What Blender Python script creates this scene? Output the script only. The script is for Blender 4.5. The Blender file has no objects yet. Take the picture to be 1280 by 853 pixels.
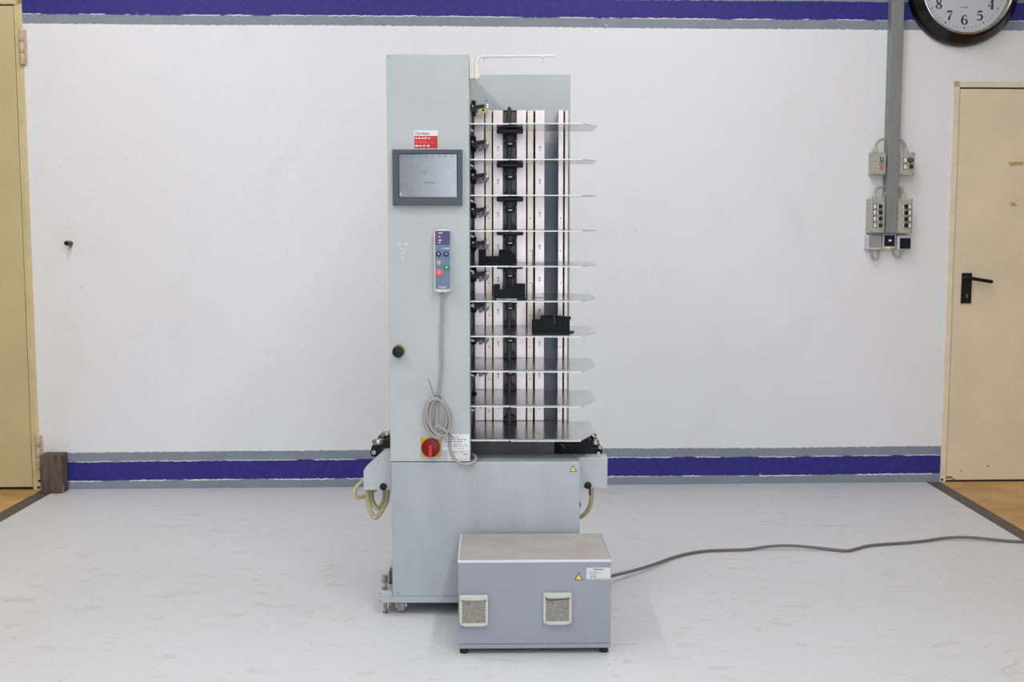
import bpy, bmesh, math, random
from mathutils import Vector, Matrix
random.seed(7)
R = math.radians
PI = math.pi
COL = bpy.context.scene.collection

# ------------------------------------------------------------------ camera model
H = 1.35; FPX = 1430.0; TH = math.atan(136.5 / FPX)
def P(u, v, Y):
    """point at depth Y seen at photo pixel u, v (used to measure real positions)"""
    a = (u - 640) / FPX; b = (426.5 - v) / FPX
    t = Y / (math.cos(TH) + b * math.sin(TH))
    return Vector((a * t, Y, H + t * (-math.sin(TH) + b * math.cos(TH))))
def G(u, v, z=0.0):
    a = (u - 640) / FPX; b = (426.5 - v) / FPX
    t = (z - H) / (-math.sin(TH) + b * math.cos(TH))
    return Vector((a * t, t * (math.cos(TH) + b * math.sin(TH)), z))
AL = R(2.17); W0 = 6.01
WORG = Vector((0, W0, 0))
def PW(u, v, off=0.0):
    """wall frame: x along the wall, y = -off (towards the room), z up"""
    Y = W0
    for _ in range(25):
        p = P(u, v, Y); Y = W0 + p.x * math.tan(AL) - off / math.cos(AL)
    d = p - WORG
    return Vector((d.x * math.cos(AL) + d.y * math.sin(AL), -off, p.z))

# ------------------------------------------------------------------ materials
def lin(c):
    def f(x):
        x /= 255.0
        return x / 12.92 if x <= 0.04045 else ((x + 0.055) / 1.055) ** 2.4
    return (f(c[0]), f(c[1]), f(c[2]), 1.0)
def mat(name, rgb, rough=0.5, metal=0.0, vary=0.0, vscale=6.0, rgb2=None, bump=0.0, bscale=200.0,
        emit=None, estr=0.0, coat=0.0, trans=0.0, spec=0.5, stretch=(1, 1, 1), detail=4.0):
    m = bpy.data.materials.new(name); m.use_nodes = True
    nt = m.node_tree; N = nt.nodes; L = nt.links
    b = N['Principled BSDF']
    b.inputs['Base Color'].default_value = lin(rgb)
    b.inputs['Roughness'].default_value = rough
    b.inputs['Metallic'].default_value = metal
    b.inputs['Specular IOR Level'].default_value = spec
    b.inputs['Coat Weight'].default_value = coat
    b.inputs['Transmission Weight'].default_value = trans
    if emit:
        b.inputs['Emission Color'].default_value = lin(emit); b.inputs['Emission Strength'].default_value = estr
    tc = N.new('ShaderNodeTexCoord')
    if rgb2 is not None or vary:
        mp = N.new('ShaderNodeMapping'); mp.inputs['Scale'].default_value = stretch
        L.new(tc.outputs['Object'], mp.inputs['Vector'])
        n = N.new('ShaderNodeTexNoise'); n.inputs['Scale'].default_value = vscale; n.inputs['Detail'].default_value = detail
        L.new(mp.outputs['Vector'], n.inputs['Vector'])
        r = N.new('ShaderNodeValToRGB')
        r.color_ramp.elements[0].position = 0.35; r.color_ramp.elements[1].position = 0.65
        if rgb2 is None:
            rgb2 = tuple(max(0, c * (1 - vary)) for c in rgb)
        r.color_ramp.elements[0].color = lin(rgb2); r.color_ramp.elements[1].color = lin(rgb)
        L.new(n.outputs['Fac'], r.inputs['Fac']); L.new(r.outputs['Color'], b.inputs['Base Color'])
    if bump:
        n2 = N.new('ShaderNodeTexNoise'); n2.inputs['Scale'].default_value = bscale; n2.inputs['Detail'].default_value = 3
        L.new(tc.outputs['Object'], n2.inputs['Vector'])
        bp = N.new('ShaderNodeBump'); bp.inputs['Strength'].default_value = bump; bp.inputs['Distance'].default_value = 0.002
        L.new(n2.outputs['Fac'], bp.inputs['Height']); L.new(bp.outputs['Normal'], b.inputs['Normal'])
    return m

M = {}
M['paint'] = mat('machine_paint', (184, 191, 192), 0.42, vary=0.03, vscale=5, bump=0.05, bscale=600)
M['paint_low'] = mat('cabinet_paint', (175, 184, 189), 0.42, vary=0.06, vscale=3.5, bump=0.05, bscale=600, stretch=(2.5, 1, 0.6))
M['paint_box'] = mat('box_paint', (150, 156, 167), 0.45, vary=0.03, vscale=4, bump=0.05, bscale=600)
M['panel_dark'] = mat('inner_panel_paint', (168, 178, 196), 0.45, vary=0.03)
M['edge_light'] = mat('bare_edge', (215, 222, 228), 0.35, 0.2)
M['steel'] = mat('rail_steel', (200, 187, 183), 0.31, 0.85, rgb2=(188, 174, 169), vscale=9, stretch=(3, 1, 0.5), bump=0.04, bscale=300)
M['steel_tan'] = mat('rail_steel_tan', (190, 175, 160), 0.31, 0.85, rgb2=(184, 170, 155), vscale=9, stretch=(3, 1, 0.5))
M['shelf'] = mat('shelf_sheet', (208, 211, 210), 0.2, 0.92, vary=0.06, vscale=8, bump=0.02, bscale=80)
M['shelf_lip'] = mat('shelf_lip', (216, 223, 222), 0.45, 0.3)
M['channel'] = mat('channel_dark', (92, 84, 82), 0.4, 0.7)
M['groove'] = mat('groove_black', (24, 20, 22), 0.7)
M['frame_blue'] = mat('inner_frame_blue', (62, 68, 86), 0.45, 0.3)
M['black'] = mat('black_plastic', (14, 14, 17), 0.4, spec=0.35)
M['black_matt'] = mat('black_matt', (16, 16, 17), 0.7)
M['black_blue'] = mat('black_blue_plastic', (12, 13, 20), 0.55, spec=0.25)
M['rod'] = mat('black_rod', (40, 40, 44), 0.35, 0.4)
M['interior'] = mat('dark_interior', (104, 98, 101), 0.6, 0.3, vary=0.2)
M['chrome'] = mat('worn_chrome', (205, 200, 195), 0.28, 1.0, rgb2=(150, 140, 130), vscale=60)
M['claw'] = mat('gunmetal', (132, 128, 124), 0.4, 0.7, vary=0.3, vscale=80)
M['cream'] = mat('cream_plastic', (232, 230, 214), 0.45)
M['cream_old'] = mat('yellowed_plastic', (214, 196, 140), 0.45, vary=0.15, vscale=90)
M['bezel'] = mat('display_bezel', (66, 74, 82), 0.4, bump=0.05)
M['bezel_in'] = mat('display_inner_bezel', (40, 46, 58), 0.4)
M['white'] = mat('label_white', (226, 228, 230), 0.5)
M['white2'] = mat('label_grey_white', (214, 215, 216), 0.5)
M['ink'] = mat('label_ink', (70, 70, 76), 0.6)
M['ink_lt'] = mat('label_faint_ink', (140, 140, 146), 0.6)
M['red'] = mat('sticker_red', (200, 24, 30), 0.45)
M['darkred'] = mat('sticker_dark_red', (120, 30, 45), 0.45)
M['redswitch'] = mat('switch_red', (118, 6, 14), 0.35, spec=0.3)
M['redhandle'] = mat('switch_handle_red', (205, 30, 38), 0.35)
M['yellow'] = mat('switch_yellow', (222, 176, 40), 0.45)
M['hazard'] = mat('hazard_yellow', (244, 226, 84), 0.5)
M['yellow_dirty'] = mat('collar_yellow', (170, 140, 40), 0.5, vary=0.35, vscale=60)
M['keypad'] = mat('keypad_blue_grey', (104, 122, 148), 0.4)
M['keypad_purple'] = mat('keypad_purple', (70, 66, 116), 0.4)
M['keypad_red'] = mat('keypad_red_strip', (130, 56, 92), 0.4)
M['navy'] = mat('button_navy', (44, 46, 104), 0.3)
M['bt_red'] = mat('button_red', (236, 92, 98), 0.35)
M['bt_green'] = mat('button_green', (36, 140, 92), 0.35)
M['bt_grey'] = mat('button_grey', (168, 166, 166), 0.35)
M['handset'] = mat('handset_shell', (206, 208, 202), 0.45)
M['cable'] = mat('grey_cable', (160, 156, 152), 0.45)
M['cable_dark'] = mat('floor_cable', (108, 104, 100), 0.5)
M['hose'] = mat('yellowed_hose', (190, 181, 136), 0.3, coat=0.3, vary=0.12, vscale=14)
M['frame_green'] = mat('vent_frame', (194, 200, 188), 0.5)
M['felt'] = mat('dusty_felt', (164, 158, 151), 0.95, rgb2=(128, 122, 115), vscale=190, bump=0.6, bscale=400, detail=8)
M['ghost'] = mat('residue', (192, 201, 205), 0.55)
M['door'] = mat('door_cream', (230, 214, 184), 0.5, vary=0.04, vscale=3, bump=0.04, bscale=60)
M['door_l'] = mat('door_yellow_cream', (204, 188, 144), 0.5, vary=0.05, vscale=2, bump=0.04, bscale=60)
M['door_frame'] = mat('door_frame_cream', (232, 218, 190), 0.5, vary=0.05, vscale=12)
M['door_frame_l'] = mat('door_frame_yellow', (216, 198, 150), 0.45, vary=0.05, vscale=12)
M['hinge'] = mat('hinge_paint', (212, 192, 162), 0.5, rgb2=(188, 162, 132), vscale=40)
M['tape'] = mat('masking_tape', (190, 160, 100), 0.6)
M['rust'] = mat('rust_spot', (150, 96, 60), 0.8)
M['wood'] = mat('old_wood', (104, 88, 78), 0.75, rgb2=(78, 62, 54), vscale=14, stretch=(3, 3, 0.6), bump=0.3, bscale=70)
M['wood_pale'] = mat('chipped_wood', (150, 128, 92), 0.8)
M['strip'] = mat('floor_strip_brown', (92, 82, 78), 0.6, vary=0.12, vscale=20)
M['brownfloor'] = mat('brown_floor', (206, 162, 102), 0.4, rgb2=(176, 132, 76), vscale=3.5, stretch=(1, 2, 1), bump=0.1, bscale=50)
M['conduit'] = mat('trunking_grey', (138, 140, 138), 0.45, 0.1, vary=0.05, vscale=8, stretch=(6, 1, 1))
M['ctrl'] = mat('control_box_beige', (178, 175, 160), 0.5, vary=0.05, vscale=20)
M['gland'] = mat('cable_gland', (186, 180, 162), 0.5)
M['wallcable'] = mat('wall_cable', (170, 158, 140), 0.5)
M['switch_white'] = mat('switch_white', (200, 202, 206), 0.45)
M['switch_grey'] = mat('switch_cover_grey', (150, 148, 150), 0.4)
M['clock_black'] = mat('clock_black', (7, 7, 8), 0.16)
M['clock_red'] = mat('clock_red_edge', (120, 30, 40), 0.3)
M['dial'] = mat('clock_dial', (248, 248, 254), 0.6)
M['bronze'] = mat('peg_bronze', (120, 92, 70), 0.4, 0.6, vary=0.3, vscale=60)
M['rubber'] = mat('rubber_black', (20, 20, 20), 0.75)
M['caster'] = mat('caster_grey', (170, 168, 162), 0.5, vary=0.2, vscale=60)
M['green_dk'] = mat('lamp_green', (22, 104, 70), 0.3)
M['red_dk'] = mat('button_red_wall', (196, 40, 48), 0.35)
M['spot_white'] = mat('white_mark', (236, 236, 238), 0.5)
M['ceiling'] = mat('ceiling_white', (215, 215, 212), 0.9, vary=0.03)
M['plain_wall'] = mat('hall_wall_paint', (196, 196, 198), 0.8, vary=0.05)
M['lamp'] = mat('tube_glow', (255, 255, 255), 0.5, emit=(246, 250, 255), estr=3.0)
M['lamp_body'] = mat('lamp_housing', (225, 225, 225), 0.5)
M['glass'] = bpy.data.materials.new('clock_glass'); M['glass'].use_nodes = True
_n = M['glass'].node_tree; _n.nodes.remove(_n.nodes['Principled BSDF'])
_t = _n.nodes.new('ShaderNodeBsdfTransparent'); _g = _n.nodes.new('ShaderNodeBsdfGlossy'); _g.inputs['Roughness'].default_value = 0.03
_f = _n.nodes.new('ShaderNodeFresnel'); _f.inputs['IOR'].default_value = 1.5; _m = _n.nodes.new('ShaderNodeMixShader')
_n.links.new(_f.outputs[0], _m.inputs[0]); _n.links.new(_t.outputs[0], _m.inputs[1]); _n.links.new(_g.outputs[0], _m.inputs[2])
_n.links.new(_m.outputs[0], _n.nodes['Material Output'].inputs['Surface'])

def noise_mask(nt, vec, scale, lo, hi, detail=5, dist=0.0):
    n = nt.nodes.new('ShaderNodeTexNoise'); n.inputs['Scale'].default_value = scale; n.inputs['Detail'].default_value = detail
    n.inputs['Distortion'].default_value = dist
    nt.links.new(vec, n.inputs['Vector'])
    r = nt.nodes.new('ShaderNodeMapRange'); r.inputs['From Min'].default_value = lo; r.inputs['From Max'].default_value = hi
    nt.links.new(n.outputs['Fac'], r.inputs['Value'])
    return r.outputs['Result']
def mixc(nt, fac, a, b):
    m = nt.nodes.new('ShaderNodeMix'); m.data_type = 'RGBA'
    if isinstance(fac, float): m.inputs[0].default_value = fac
    else: nt.links.new(fac, m.inputs[0])
    for s, x in ((6, a), (7, b)):
        if isinstance(x, tuple): m.inputs[s].default_value = x
        else: nt.links.new(x, m.inputs[s])
    return m.outputs[2]
def mth(nt, op, a, b=None, c=None):
    m = nt.nodes.new('ShaderNodeMath'); m.operation = op
    for i, x in enumerate((a, b, c)):
        if x is None: continue
        if isinstance(x, (int, float)): m.inputs[i].default_value = x
        else: nt.links.new(x, m.inputs[i])
    return m.outputs[0]
def mapped(nt, scale, rot=(0, 0, 0)):
    tc = nt.nodes.new('ShaderNodeTexCoord'); mp = nt.nodes.new('ShaderNodeMapping')
    mp.inputs['Scale'].default_value = scale; mp.inputs['Rotation'].default_value = rot
    nt.links.new(tc.outputs['Object'], mp.inputs['Vector'])
    return mp.outputs['Vector']

def wall_material():
    m = bpy.data.materials.new('painted_plaster_wall'); m.use_nodes = True
    nt = m.node_tree; b = nt.nodes['Principled BSDF']; b.inputs['Roughness'].default_value = 0.62
    tc = nt.nodes.new('ShaderNodeTexCoord'); sep = nt.nodes.new('ShaderNodeSeparateXYZ')
    nt.links.new(tc.outputs['Object'], sep.inputs[0])
    z = sep.outputs['Z']
    v = mapped(nt, (1, 1, 1))
    wob = noise_mask(nt, mapped(nt, (1, 1, 1)), 45, 0.3, 0.7, 4)          # ragged brush edge
    wob2 = noise_mask(nt, mapped(nt, (1, 1, 1)), 1.1, 0.3, 0.7, 2)         # slow wander of the masking
    zz = mth(nt, 'ADD', z, mth(nt, 'MULTIPLY', mth(nt, 'SUBTRACT', wob, 0.5), 0.006))
    zz = mth(nt, 'ADD', zz, mth(nt, 'MULTIPLY', mth(nt, 'SUBTRACT', wob2, 0.5), 0.006))
    white = lin((229, 229, 231)); grey = lin((134, 144, 154)); blue = lin((34, 30, 120)); blueh = lin((43, 39, 130))
    # subtle dirt on white
    dirt = noise_mask(nt, mapped(nt, (1, 1, 0.6)), 3.2, 0.56, 0.75, 6, 0.6)
    dirt2 = noise_mask(nt, mapped(nt, (1, 1, 1)), 38, 0.71, 0.76, 3)
    wc = mixc(nt, mth(nt, 'MULTIPLY', dirt, 0.12), white, lin((198, 192, 184)))
    wc = mixc(nt, mth(nt, 'MULTIPLY', dirt2, 0.4), wc, lin((180, 174, 166)))
    bl = mixc(nt, noise_mask(nt, v, 30, 0.35, 0.7), blue, blueh)
    gr = mixc(nt, noise_mask(nt, v, 9, 0.3, 0.7), grey, lin((126, 136, 147)))
    # chips showing the white beneath
    chip = noise_mask(nt, mapped(nt, (1, 1, 0.45)), 17, 0.725, 0.735, 5)
    bl = mixc(nt, mth(nt, 'MULTIPLY', chip, 0.8), bl, white)
    gr = mixc(nt, mth(nt, 'MULTIPLY', chip, 0.8), gr, white)
    line_on = noise_mask(nt, mapped(nt, (1, 1, 1)), 6, 0.42, 0.5, 4)
    def step(t):  # 1 above t
        return mth(nt, 'GREATER_THAN', zz, t)
    col = gr
    def over(col, t, new): return mixc(nt, step(t), col, new)
    col = over(col, 0.042, mixc(nt, line_on, gr, white)); col = over(col, 0.047, bl)
    col = over(col, 0.146, mixc(nt, line_on, bl, white)); col = over(col, 0.150, gr)
    col = over(col, 0.197, wc)
    col = over(col, 2.400, gr); col = over(col, 2.447, mixc(nt, line_on, bl, white)); col = over(col, 2.451, bl)
    col = over(col, 2.541, gr); col = over(col, 2.60, wc)
    nt.links.new(col, b.inputs['Base Color'])
    n1 = nt.nodes.new('ShaderNodeTexNoise'); n1.inputs['Scale'].default_value = 55; n1.inputs['Detail'].default_value = 5
    nt.links.new(v, n1.inputs['Vector'])
    n2 = nt.nodes.new('ShaderNodeTexNoise'); n2.inputs['Scale'].default_value = 4; n2.inputs['Detail'].default_value = 2
    nt.links.new(v, n2.inputs['Vector'])
    hgt = mth(nt, 'ADD', mth(nt, 'MULTIPLY', n1.outputs['Fac'], 0.25), n2.outputs['Fac'])
    bp = nt.nodes.new('ShaderNodeBump'); bp.inputs['Strength'].default_value = 0.5; bp.inputs['Distance'].default_value = 0.006
    nt.links.new(hgt, bp.inputs['Height']); nt.links.new(bp.outputs['Normal'], b.inputs['Normal'])
    return m
M['wall'] = wall_material()

def floor_material():
    m = bpy.data.materials.new('white_painted_floor'); m.use_nodes = True
    nt = m.node_tree; b = nt.nodes['Principled BSDF']; b.inputs['Roughness'].default_value = 0.48
    base = lin((205, 205, 207))
    broad = noise_mask(nt, mapped(nt, (1, 1, 1)), 1.3, 0.35, 0.7, 4)
    c = mixc(nt, mth(nt, 'MULTIPLY', broad, 0.35), base, lin((202, 201, 201)))
    # scuffs, elongated sideways
    s1 = noise_mask(nt, mapped(nt, (1.0, 2.2, 1), (0, 0, 0.3)), 6.5, 0.60, 0.70, 8, 0.8)
    c = mixc(nt, mth(nt, 'MULTIPLY', s1, 0.45), c, lin((184, 174, 162)))
    s2 = noise_mask(nt, mapped(nt, (1.0, 2.6, 1), (0, 0, -0.5)), 13, 0.665, 0.71, 6, 1.2)
    c = mixc(nt, mth(nt, 'MULTIPLY', s2, 0.5), c, lin((168, 156, 142)))
    s3 = noise_mask(nt, mapped(nt, (1, 1, 1)), 60, 0.735, 0.765, 2)
    c = mixc(nt, mth(nt, 'MULTIPLY', s3, 0.75), c, lin((110, 92, 76)))
    # hairline scratches
    v = nt.nodes.new('ShaderNodeTexWave'); v.inputs['Scale'].default_value = 0.9; v.inputs['Distortion'].default_value = 14
    v.inputs['Detail'].default_value = 3; v.inputs['Detail Scale'].default_value = 0.8
    nt.links.new(mapped(nt, (0.7, 1.3, 1), (0, 0, 0.5)), v.inputs['Vector'])
    ln = mth(nt, 'GREATER_THAN', v.outputs['Fac'], 0.9994)
    ln = mth(nt, 'MULTIPLY', ln, noise_mask(nt, mapped(nt, (1, 1, 1)), 2.2, 0.55, 0.6))
    c = mixc(nt, mth(nt, 'MULTIPLY', ln, 0.3), c, lin((160, 150, 138)))
    nt.links.new(c, b.inputs['Base Color'])
    n1 = nt.nodes.new('ShaderNodeTexNoise'); n1.inputs['Scale'].default_value = 9; n1.inputs['Detail'].default_value = 4
    nt.links.new(mapped(nt, (1, 1, 1)), n1.inputs['Vector'])
    bp = nt.nodes.new('ShaderNodeBump'); bp.inputs['Strength'].default_value = 0.18; bp.inputs['Distance'].default_value = 0.01
    nt.links.new(n1.outputs['Fac'], bp.inputs['Height']); nt.links.new(bp.outputs['Normal'], b.inputs['Normal'])
    return m
M['floor'] = floor_material()

def perforated():
    m = bpy.data.materials.new('perforated_plate'); m.use_nodes = True
    nt = m.node_tree; b = nt.nodes['Principled BSDF']
    b.inputs['Roughness'].default_value = 0.5; b.inputs['Metallic'].default_value = 0.35
    sep = nt.nodes.new('ShaderNodeSeparateXYZ'); nt.links.new(mapped(nt, (1 / 0.0085, 1 / 0.0085, 1)), sep.inputs[0])
    yr = mth(nt, 'FLOOR', sep.outputs['Y'])
    xo = mth(nt, 'ADD', sep.outputs['X'], mth(nt, 'MULTIPLY', yr, 0.5))
    fx = mth(nt, 'SUBTRACT', mth(nt, 'FRACT', xo), 0.5); fy = mth(nt, 'SUBTRACT', mth(nt, 'FRACT', sep.outputs['Y']), 0.5)
    d = mth(nt, 'ADD', mth(nt, 'MULTIPLY', fx, fx), mth(nt, 'MULTIPLY', fy, fy))
    hole = mth(nt, 'LESS_THAN', d, 0.085)
    dust = noise_mask(nt, mapped(nt, (1, 1, 1)), 9, 0.3, 0.7, 6)
    sheet = mixc(nt, dust, lin((206, 201, 196)), lin((190, 182, 173)))
    c = mixc(nt, mth(nt, 'MULTIPLY', hole, 0.85), sheet, lin((84, 78, 74)))
    nt.links.new(c, b.inputs['Base Color'])
    return m
M['perf'] = perforated()

def screen_mat():
    m = bpy.data.materials.new('lcd_screen'); m.use_nodes = True
    nt = m.node_tree; b = nt.nodes['Principled BSDF']
    b.inputs['Roughness'].default_value = 0.2; b.inputs['Specular IOR Level'].default_value = 1.0
    b.inputs['Coat Weight'].default_value = 1.0; b.inputs['Coat IOR'].default_value = 2.0; b.inputs['Coat Roughness'].default_value = 0.17
    c = mixc(nt, noise_mask(nt, mapped(nt, (1, 1, 1)), 22, 0.3, 0.75), lin((68, 78, 88)), lin((84, 93, 101)))
    sm = noise_mask(nt, mapped(nt, (1.3, 1, 0.5), (0, 0.7, 0)), 30, 0.66, 0.74, 3)
    c = mixc(nt, mth(nt, 'MULTIPLY', sm, 0.35), c, lin((170, 180, 190)))
    nt.links.new(c, b.inputs['Base Color'])
    return m
M['screen'] = screen_mat()

# ------------------------------------------------------------------ mesh builder
class MB:
    def __init__(self):
        self.bm = bmesh.new(); self.mats = []
    def mi(self, m):
        m = M[m]
        if m not in self.mats: self.mats.append(m)
        return self.mats.index(m)
    def _add(self, tmp, m, smooth=False):
        k = self.mi(m)
        for f in tmp.faces: f.smooth = smooth
        me = bpy.data.meshes.new('tmp')
        for f in tmp.faces: f.material_index = k
        tmp.to_mesh(me); tmp.free(); self.bm.from_mesh(me); bpy.data.meshes.remove(me)
        return self
    def box(self, m, x0, x1, y0, y1, z0, z1, bev=0.0, seg=2):
        t = bmesh.new(); bmesh.ops.create_cube(t, size=1)
        for v in t.verts:
            v.co = Vector(((x0 + x1) / 2 + v.co.x * abs(x1 - x0), (y0 + y1) / 2 + v.co.y * abs(y1 - y0), (z0 + z1) / 2 + v.co.z * abs(z1 - z0)))
        if bev: bmesh.ops.bevel(t, geom=t.edges[:], offset=bev, segments=seg, affect='EDGES', profile=0.5)
        return self._add(t, m)
    def cyl(self, m, c, d, r, h, seg=24, r2=None, bev=0.0):
        """cylinder from c along direction d, length h"""
        t = bmesh.new()
        bmesh.ops.create_cone(t, cap_ends=True, segments=seg, radius1=r, radius2=r if r2 is None else r2, depth=h)
        if bev:
            e = [e for e in t.edges if abs(e.verts[0].co.z - e.verts[1].co.z) < 1e-6]
            bmesh.ops.bevel(t, geom=e, offset=bev, segments=2, affect='EDGES', profile=0.5)
        d = Vector(d).normalized(); q = Vector((0, 0, 1)).rotation_difference(d)
        mx = Matrix.Translation(Vector(c) + d * (h / 2)) @ q.to_matrix().to_4x4()
        bmesh.ops.transform(t, matrix=mx, verts=t.verts)
        return self._add(t, m, True)
    def prism(self, m, pts, axis, a, b, bev=0.0):
        """pts 2D polygon; axis 'y': pts=(x,z) extruded y a..b ; 'z': pts=(x,y) ; 'x': pts=(y,z)"""
        t = bmesh.new()
        def mk(p, s):
            return {'y': (p[0], s, p[1]), 'z': (p[0], p[1], s), 'x': (s, p[0], p[1])}[axis]
        v0 = [t.verts.new(mk(p, a)) for p in pts]; v1 = [t.verts.new(mk(p, b)) for p in pts]
        n = len(pts)
        t.faces.new(v0); t.faces.new(v1[::-1])
        for i in range(n): t.faces.new((v0[i], v1[i], v1[(i + 1) % n], v0[(i + 1) % n]))
        bmesh.ops.recalc_face_normals(t, faces=t.faces[:])
        if bev: bmesh.ops.bevel(t, geom=t.edges[:], offset=bev, segments=2, affect='EDGES', profile=0.5)
        return self._add(t, m)
    def tube(self, m, pts, r, seg=8, sub=6, closed=False, radii=None):
        pts = [Vector(p) for p in pts]
        if sub > 1: pts = catmull(pts, sub)
        t = bmesh.new(); rings = []
        tan = (pts[1] - pts[0]).normalized(); up = Vector((0, 0, 1)) if abs(tan.z) < 0.9 else Vector((1, 0, 0))
        nrm = tan.cross(up).normalized()
        for i, p in enumerate(pts):
            a = pts[max(i - 1, 0)]; b = pts[min(i + 1, len(pts) - 1)]
            tn = (b - a).normalized()
            q = tan.rotation_difference(tn); nrm = (q @ nrm); nrm = (nrm - tn * nrm.dot(tn)).normalized(); tan = tn
            bi = tan.cross(nrm)
            rings.append([t.verts.new(p + (nrm * math.cos(k * 2 * PI / seg) + bi * math.sin(k * 2 * PI / seg)) * r) for k in range(seg)])
        for i in range(len(rings) - 1):
            for k in range(seg):
                t.faces.new((rings[i][k], rings[i][(k + 1) % seg], rings[i + 1][(k + 1) % seg], rings[i + 1][k]))
        t.faces.new(rings[0][::-1]); t.faces.new(rings[-1])
        bmesh.ops.recalc_face_normals(t, faces=t.faces[:])
        return self._add(t, m, True)
    def lathe(self, m, c, prof, seg=64):
        """prof: list of (r, y) around the Y axis through c"""
        t = bmesh.new(); rings = []
        for (r, y) in prof:
            if r < 1e-6: rings.append([t.verts.new((c[0], c[1] + y, c[2]))])
            else: rings.append([t.verts.new((c[0] + r * math.cos(k * 2 * PI / seg), c[1] + y, c[2] + r * math.sin(k * 2 * PI / seg))) for k in range(seg)])
        for A, B in zip(rings, rings[1:]):
            for k in range(seg):
                k2 = (k + 1) % seg
                a = [A[k % len(A)], A[k2 % len(A)], B[k2 % len(B)], B[k % len(B)]]
                u = []
                for x in a:
                    if x not in u: u.append(x)
                if len(u) > 2: t.faces.new(u)
        bmesh.ops.recalc_face_normals(t, faces=t.faces[:])
        return self._add(t, m, True)

def catmull(p, sub):
    out = []
    n = len(p)
    for i in range(n - 1):
        a = p[max(i - 1, 0)]; b = p[i]; c = p[i + 1]; d = p[min(i + 2, n - 1)]
        for k in range(sub):
            t = k / sub
            out.append(0.5 * ((2 * b) + (c - a) * t + (2 * a - 5 * b + 4 * c - d) * t * t + (3 * b - a - 3 * c + d) * t ** 3))
    out.append(p[-1]); return out

def tag(o, label=None, cat=None, group=None, kind=None):
    if label: o['label'] = label
    if cat: o['category'] = cat
    if group: o['group'] = group
    if kind: o['kind'] = kind
    return o
ORIG = {}
def thing(name, org, label=None, cat=None, group=None, kind=None, wall=False, yaw=0.0):
    """Empty at the thing's base; org in the frame (world, or wall frame)"""
    o = bpy.data.objects.new(name, None); COL.objects.link(o); o.empty_display_size = 0.05
    org = Vector(org)
    place(o, org, wall, yaw); ORIG[o.name] = org
    return tag(o, label, cat, group, kind)
def place(o, org, wall, yaw=0.0):
    if wall:
        o.location = WORG + Matrix.Rotation(AL, 3, 'Z') @ org; o.rotation_euler = (0, 0, AL)
    else:
        o.location = org; o.rotation_euler = (0, 0, yaw)
def build(name, mb, parent=None, org=None, wall=False, label=None, cat=None, group=None, kind=None, yaw=0.0):
    me = bpy.data.meshes.new(name)
    if parent is not None:
        base = ORIG[parent.name]
        vs = [v.co for v in mb.bm.verts]
        c = Vector([(min(v[i] for v in vs) + max(v[i] for v in vs)) / 2 for i in range(3)])
        off = c
    else:
        base = Vector((0, 0, 0)); off = Vector(org) if org is not None else Vector((0, 0, 0))
    bmesh.ops.translate(mb.bm, verts=mb.bm.verts, vec=-off)
    mb.bm.to_mesh(me); mb.bm.free()
    for m in mb.mats: me.materials.append(m)
    flat = [not p.use_smooth for p in me.polygons]
    me.set_sharp_from_angle(angle=R(35))
    for p, fl in zip(me.polygons, flat): p.use_smooth = not fl
    o = bpy.data.objects.new(name, me); COL.objects.link(o)
    if parent is not None:
        o.parent = parent; o.location = off - base
    else: place(o, off, wall, yaw)
    ORIG[o.name] = off
    return tag(o, label, cat, group, kind)

def text_mb(mb, m, body, x, y, z, size, align='CENTER', thick=0.0003, offset=0.0, sx=1.0):
    """flat lettering facing -Y at frame position; z = baseline"""
    cu = bpy.data.curves.new('lettering', 'FONT'); cu.body = body; cu.size = size; cu.align_x = align
    cu.extrude = thick; cu.offset = offset; cu.resolution_u = 2
    o = bpy.data.objects.new('lettering', cu); COL.objects.link(o)
    dg = bpy.context.evaluated_depsgraph_get(); dg.update()
    me = bpy.data.meshes.new_from_object(o.evaluated_get(dg))
    t = bmesh.new(); t.from_mesh(me)
    bmesh.ops.transform(t, matrix=Matrix.Translation((x, y, z)) @ Matrix.Rotation(PI / 2, 4, 'X') @ Matrix.Diagonal((sx, 1, 1, 1)), verts=t.verts)
    bpy.data.objects.remove(o); bpy.data.curves.remove(cu); bpy.data.meshes.remove(me)
    return mb._add(t, m)
def dashes(mb, m, x0, x1, y, z, h, n, seed=0):
    """a line of writing too small to read: word-shaped marks"""
    rr = random.Random(seed); x = x0; w = (x1 - x0) / n
    for i in range(n):
        k = rr.uniform(0.55, 0.85)
        mb.box(m, x, x + w * k, y - 0.0003, y, z, z + h * rr.uniform(0.75, 1)); x += w

# ================================================================== SETTING
CH = 3.9
f = MB()
xs = [(-6.5, -2.47, 'brownfloor', 0), (-2.47, -2.39, 'strip', 1), (-2.39, 2.243, 'floor', 0), (2.243, 2.318, 'strip', 1), (2.318, 6.5, 'brownfloor', 0)]
mb = MB(); mb.box('floor', -2.39, 2.243, -6.5, 6.4, -0.1, 0.0)
build('floor', mb, org=(0, 0, 0), kind='structure')
mb = MB(); mb.box('brownfloor', -6.5, -2.39, -6.5, 6.4, -0.1, -0.0005)
build('floor', mb, org=(-4, 0, 0), kind='structure')
mb = MB(); mb.box('brownfloor', 2.243, 6.5, -6.5, 6.6, -0.1, -0.0005)
build('floor', mb, org=(4, 0, 0), kind='structure')
mb = MB(); mb.box('strip', -2.47, -2.39, -6.4, 5.917, -0.0005, 0.0012)
build('trim_1', mb, org=(-2.43, 0, 0), kind='structure')
mb = MB(); mb.box('strip', 2.243, 2.318, -6.4, 6.09, -0.0005, 0.0012)
build('trim_2', mb, org=(2.28, 0, 0), kind='structure')

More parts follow.
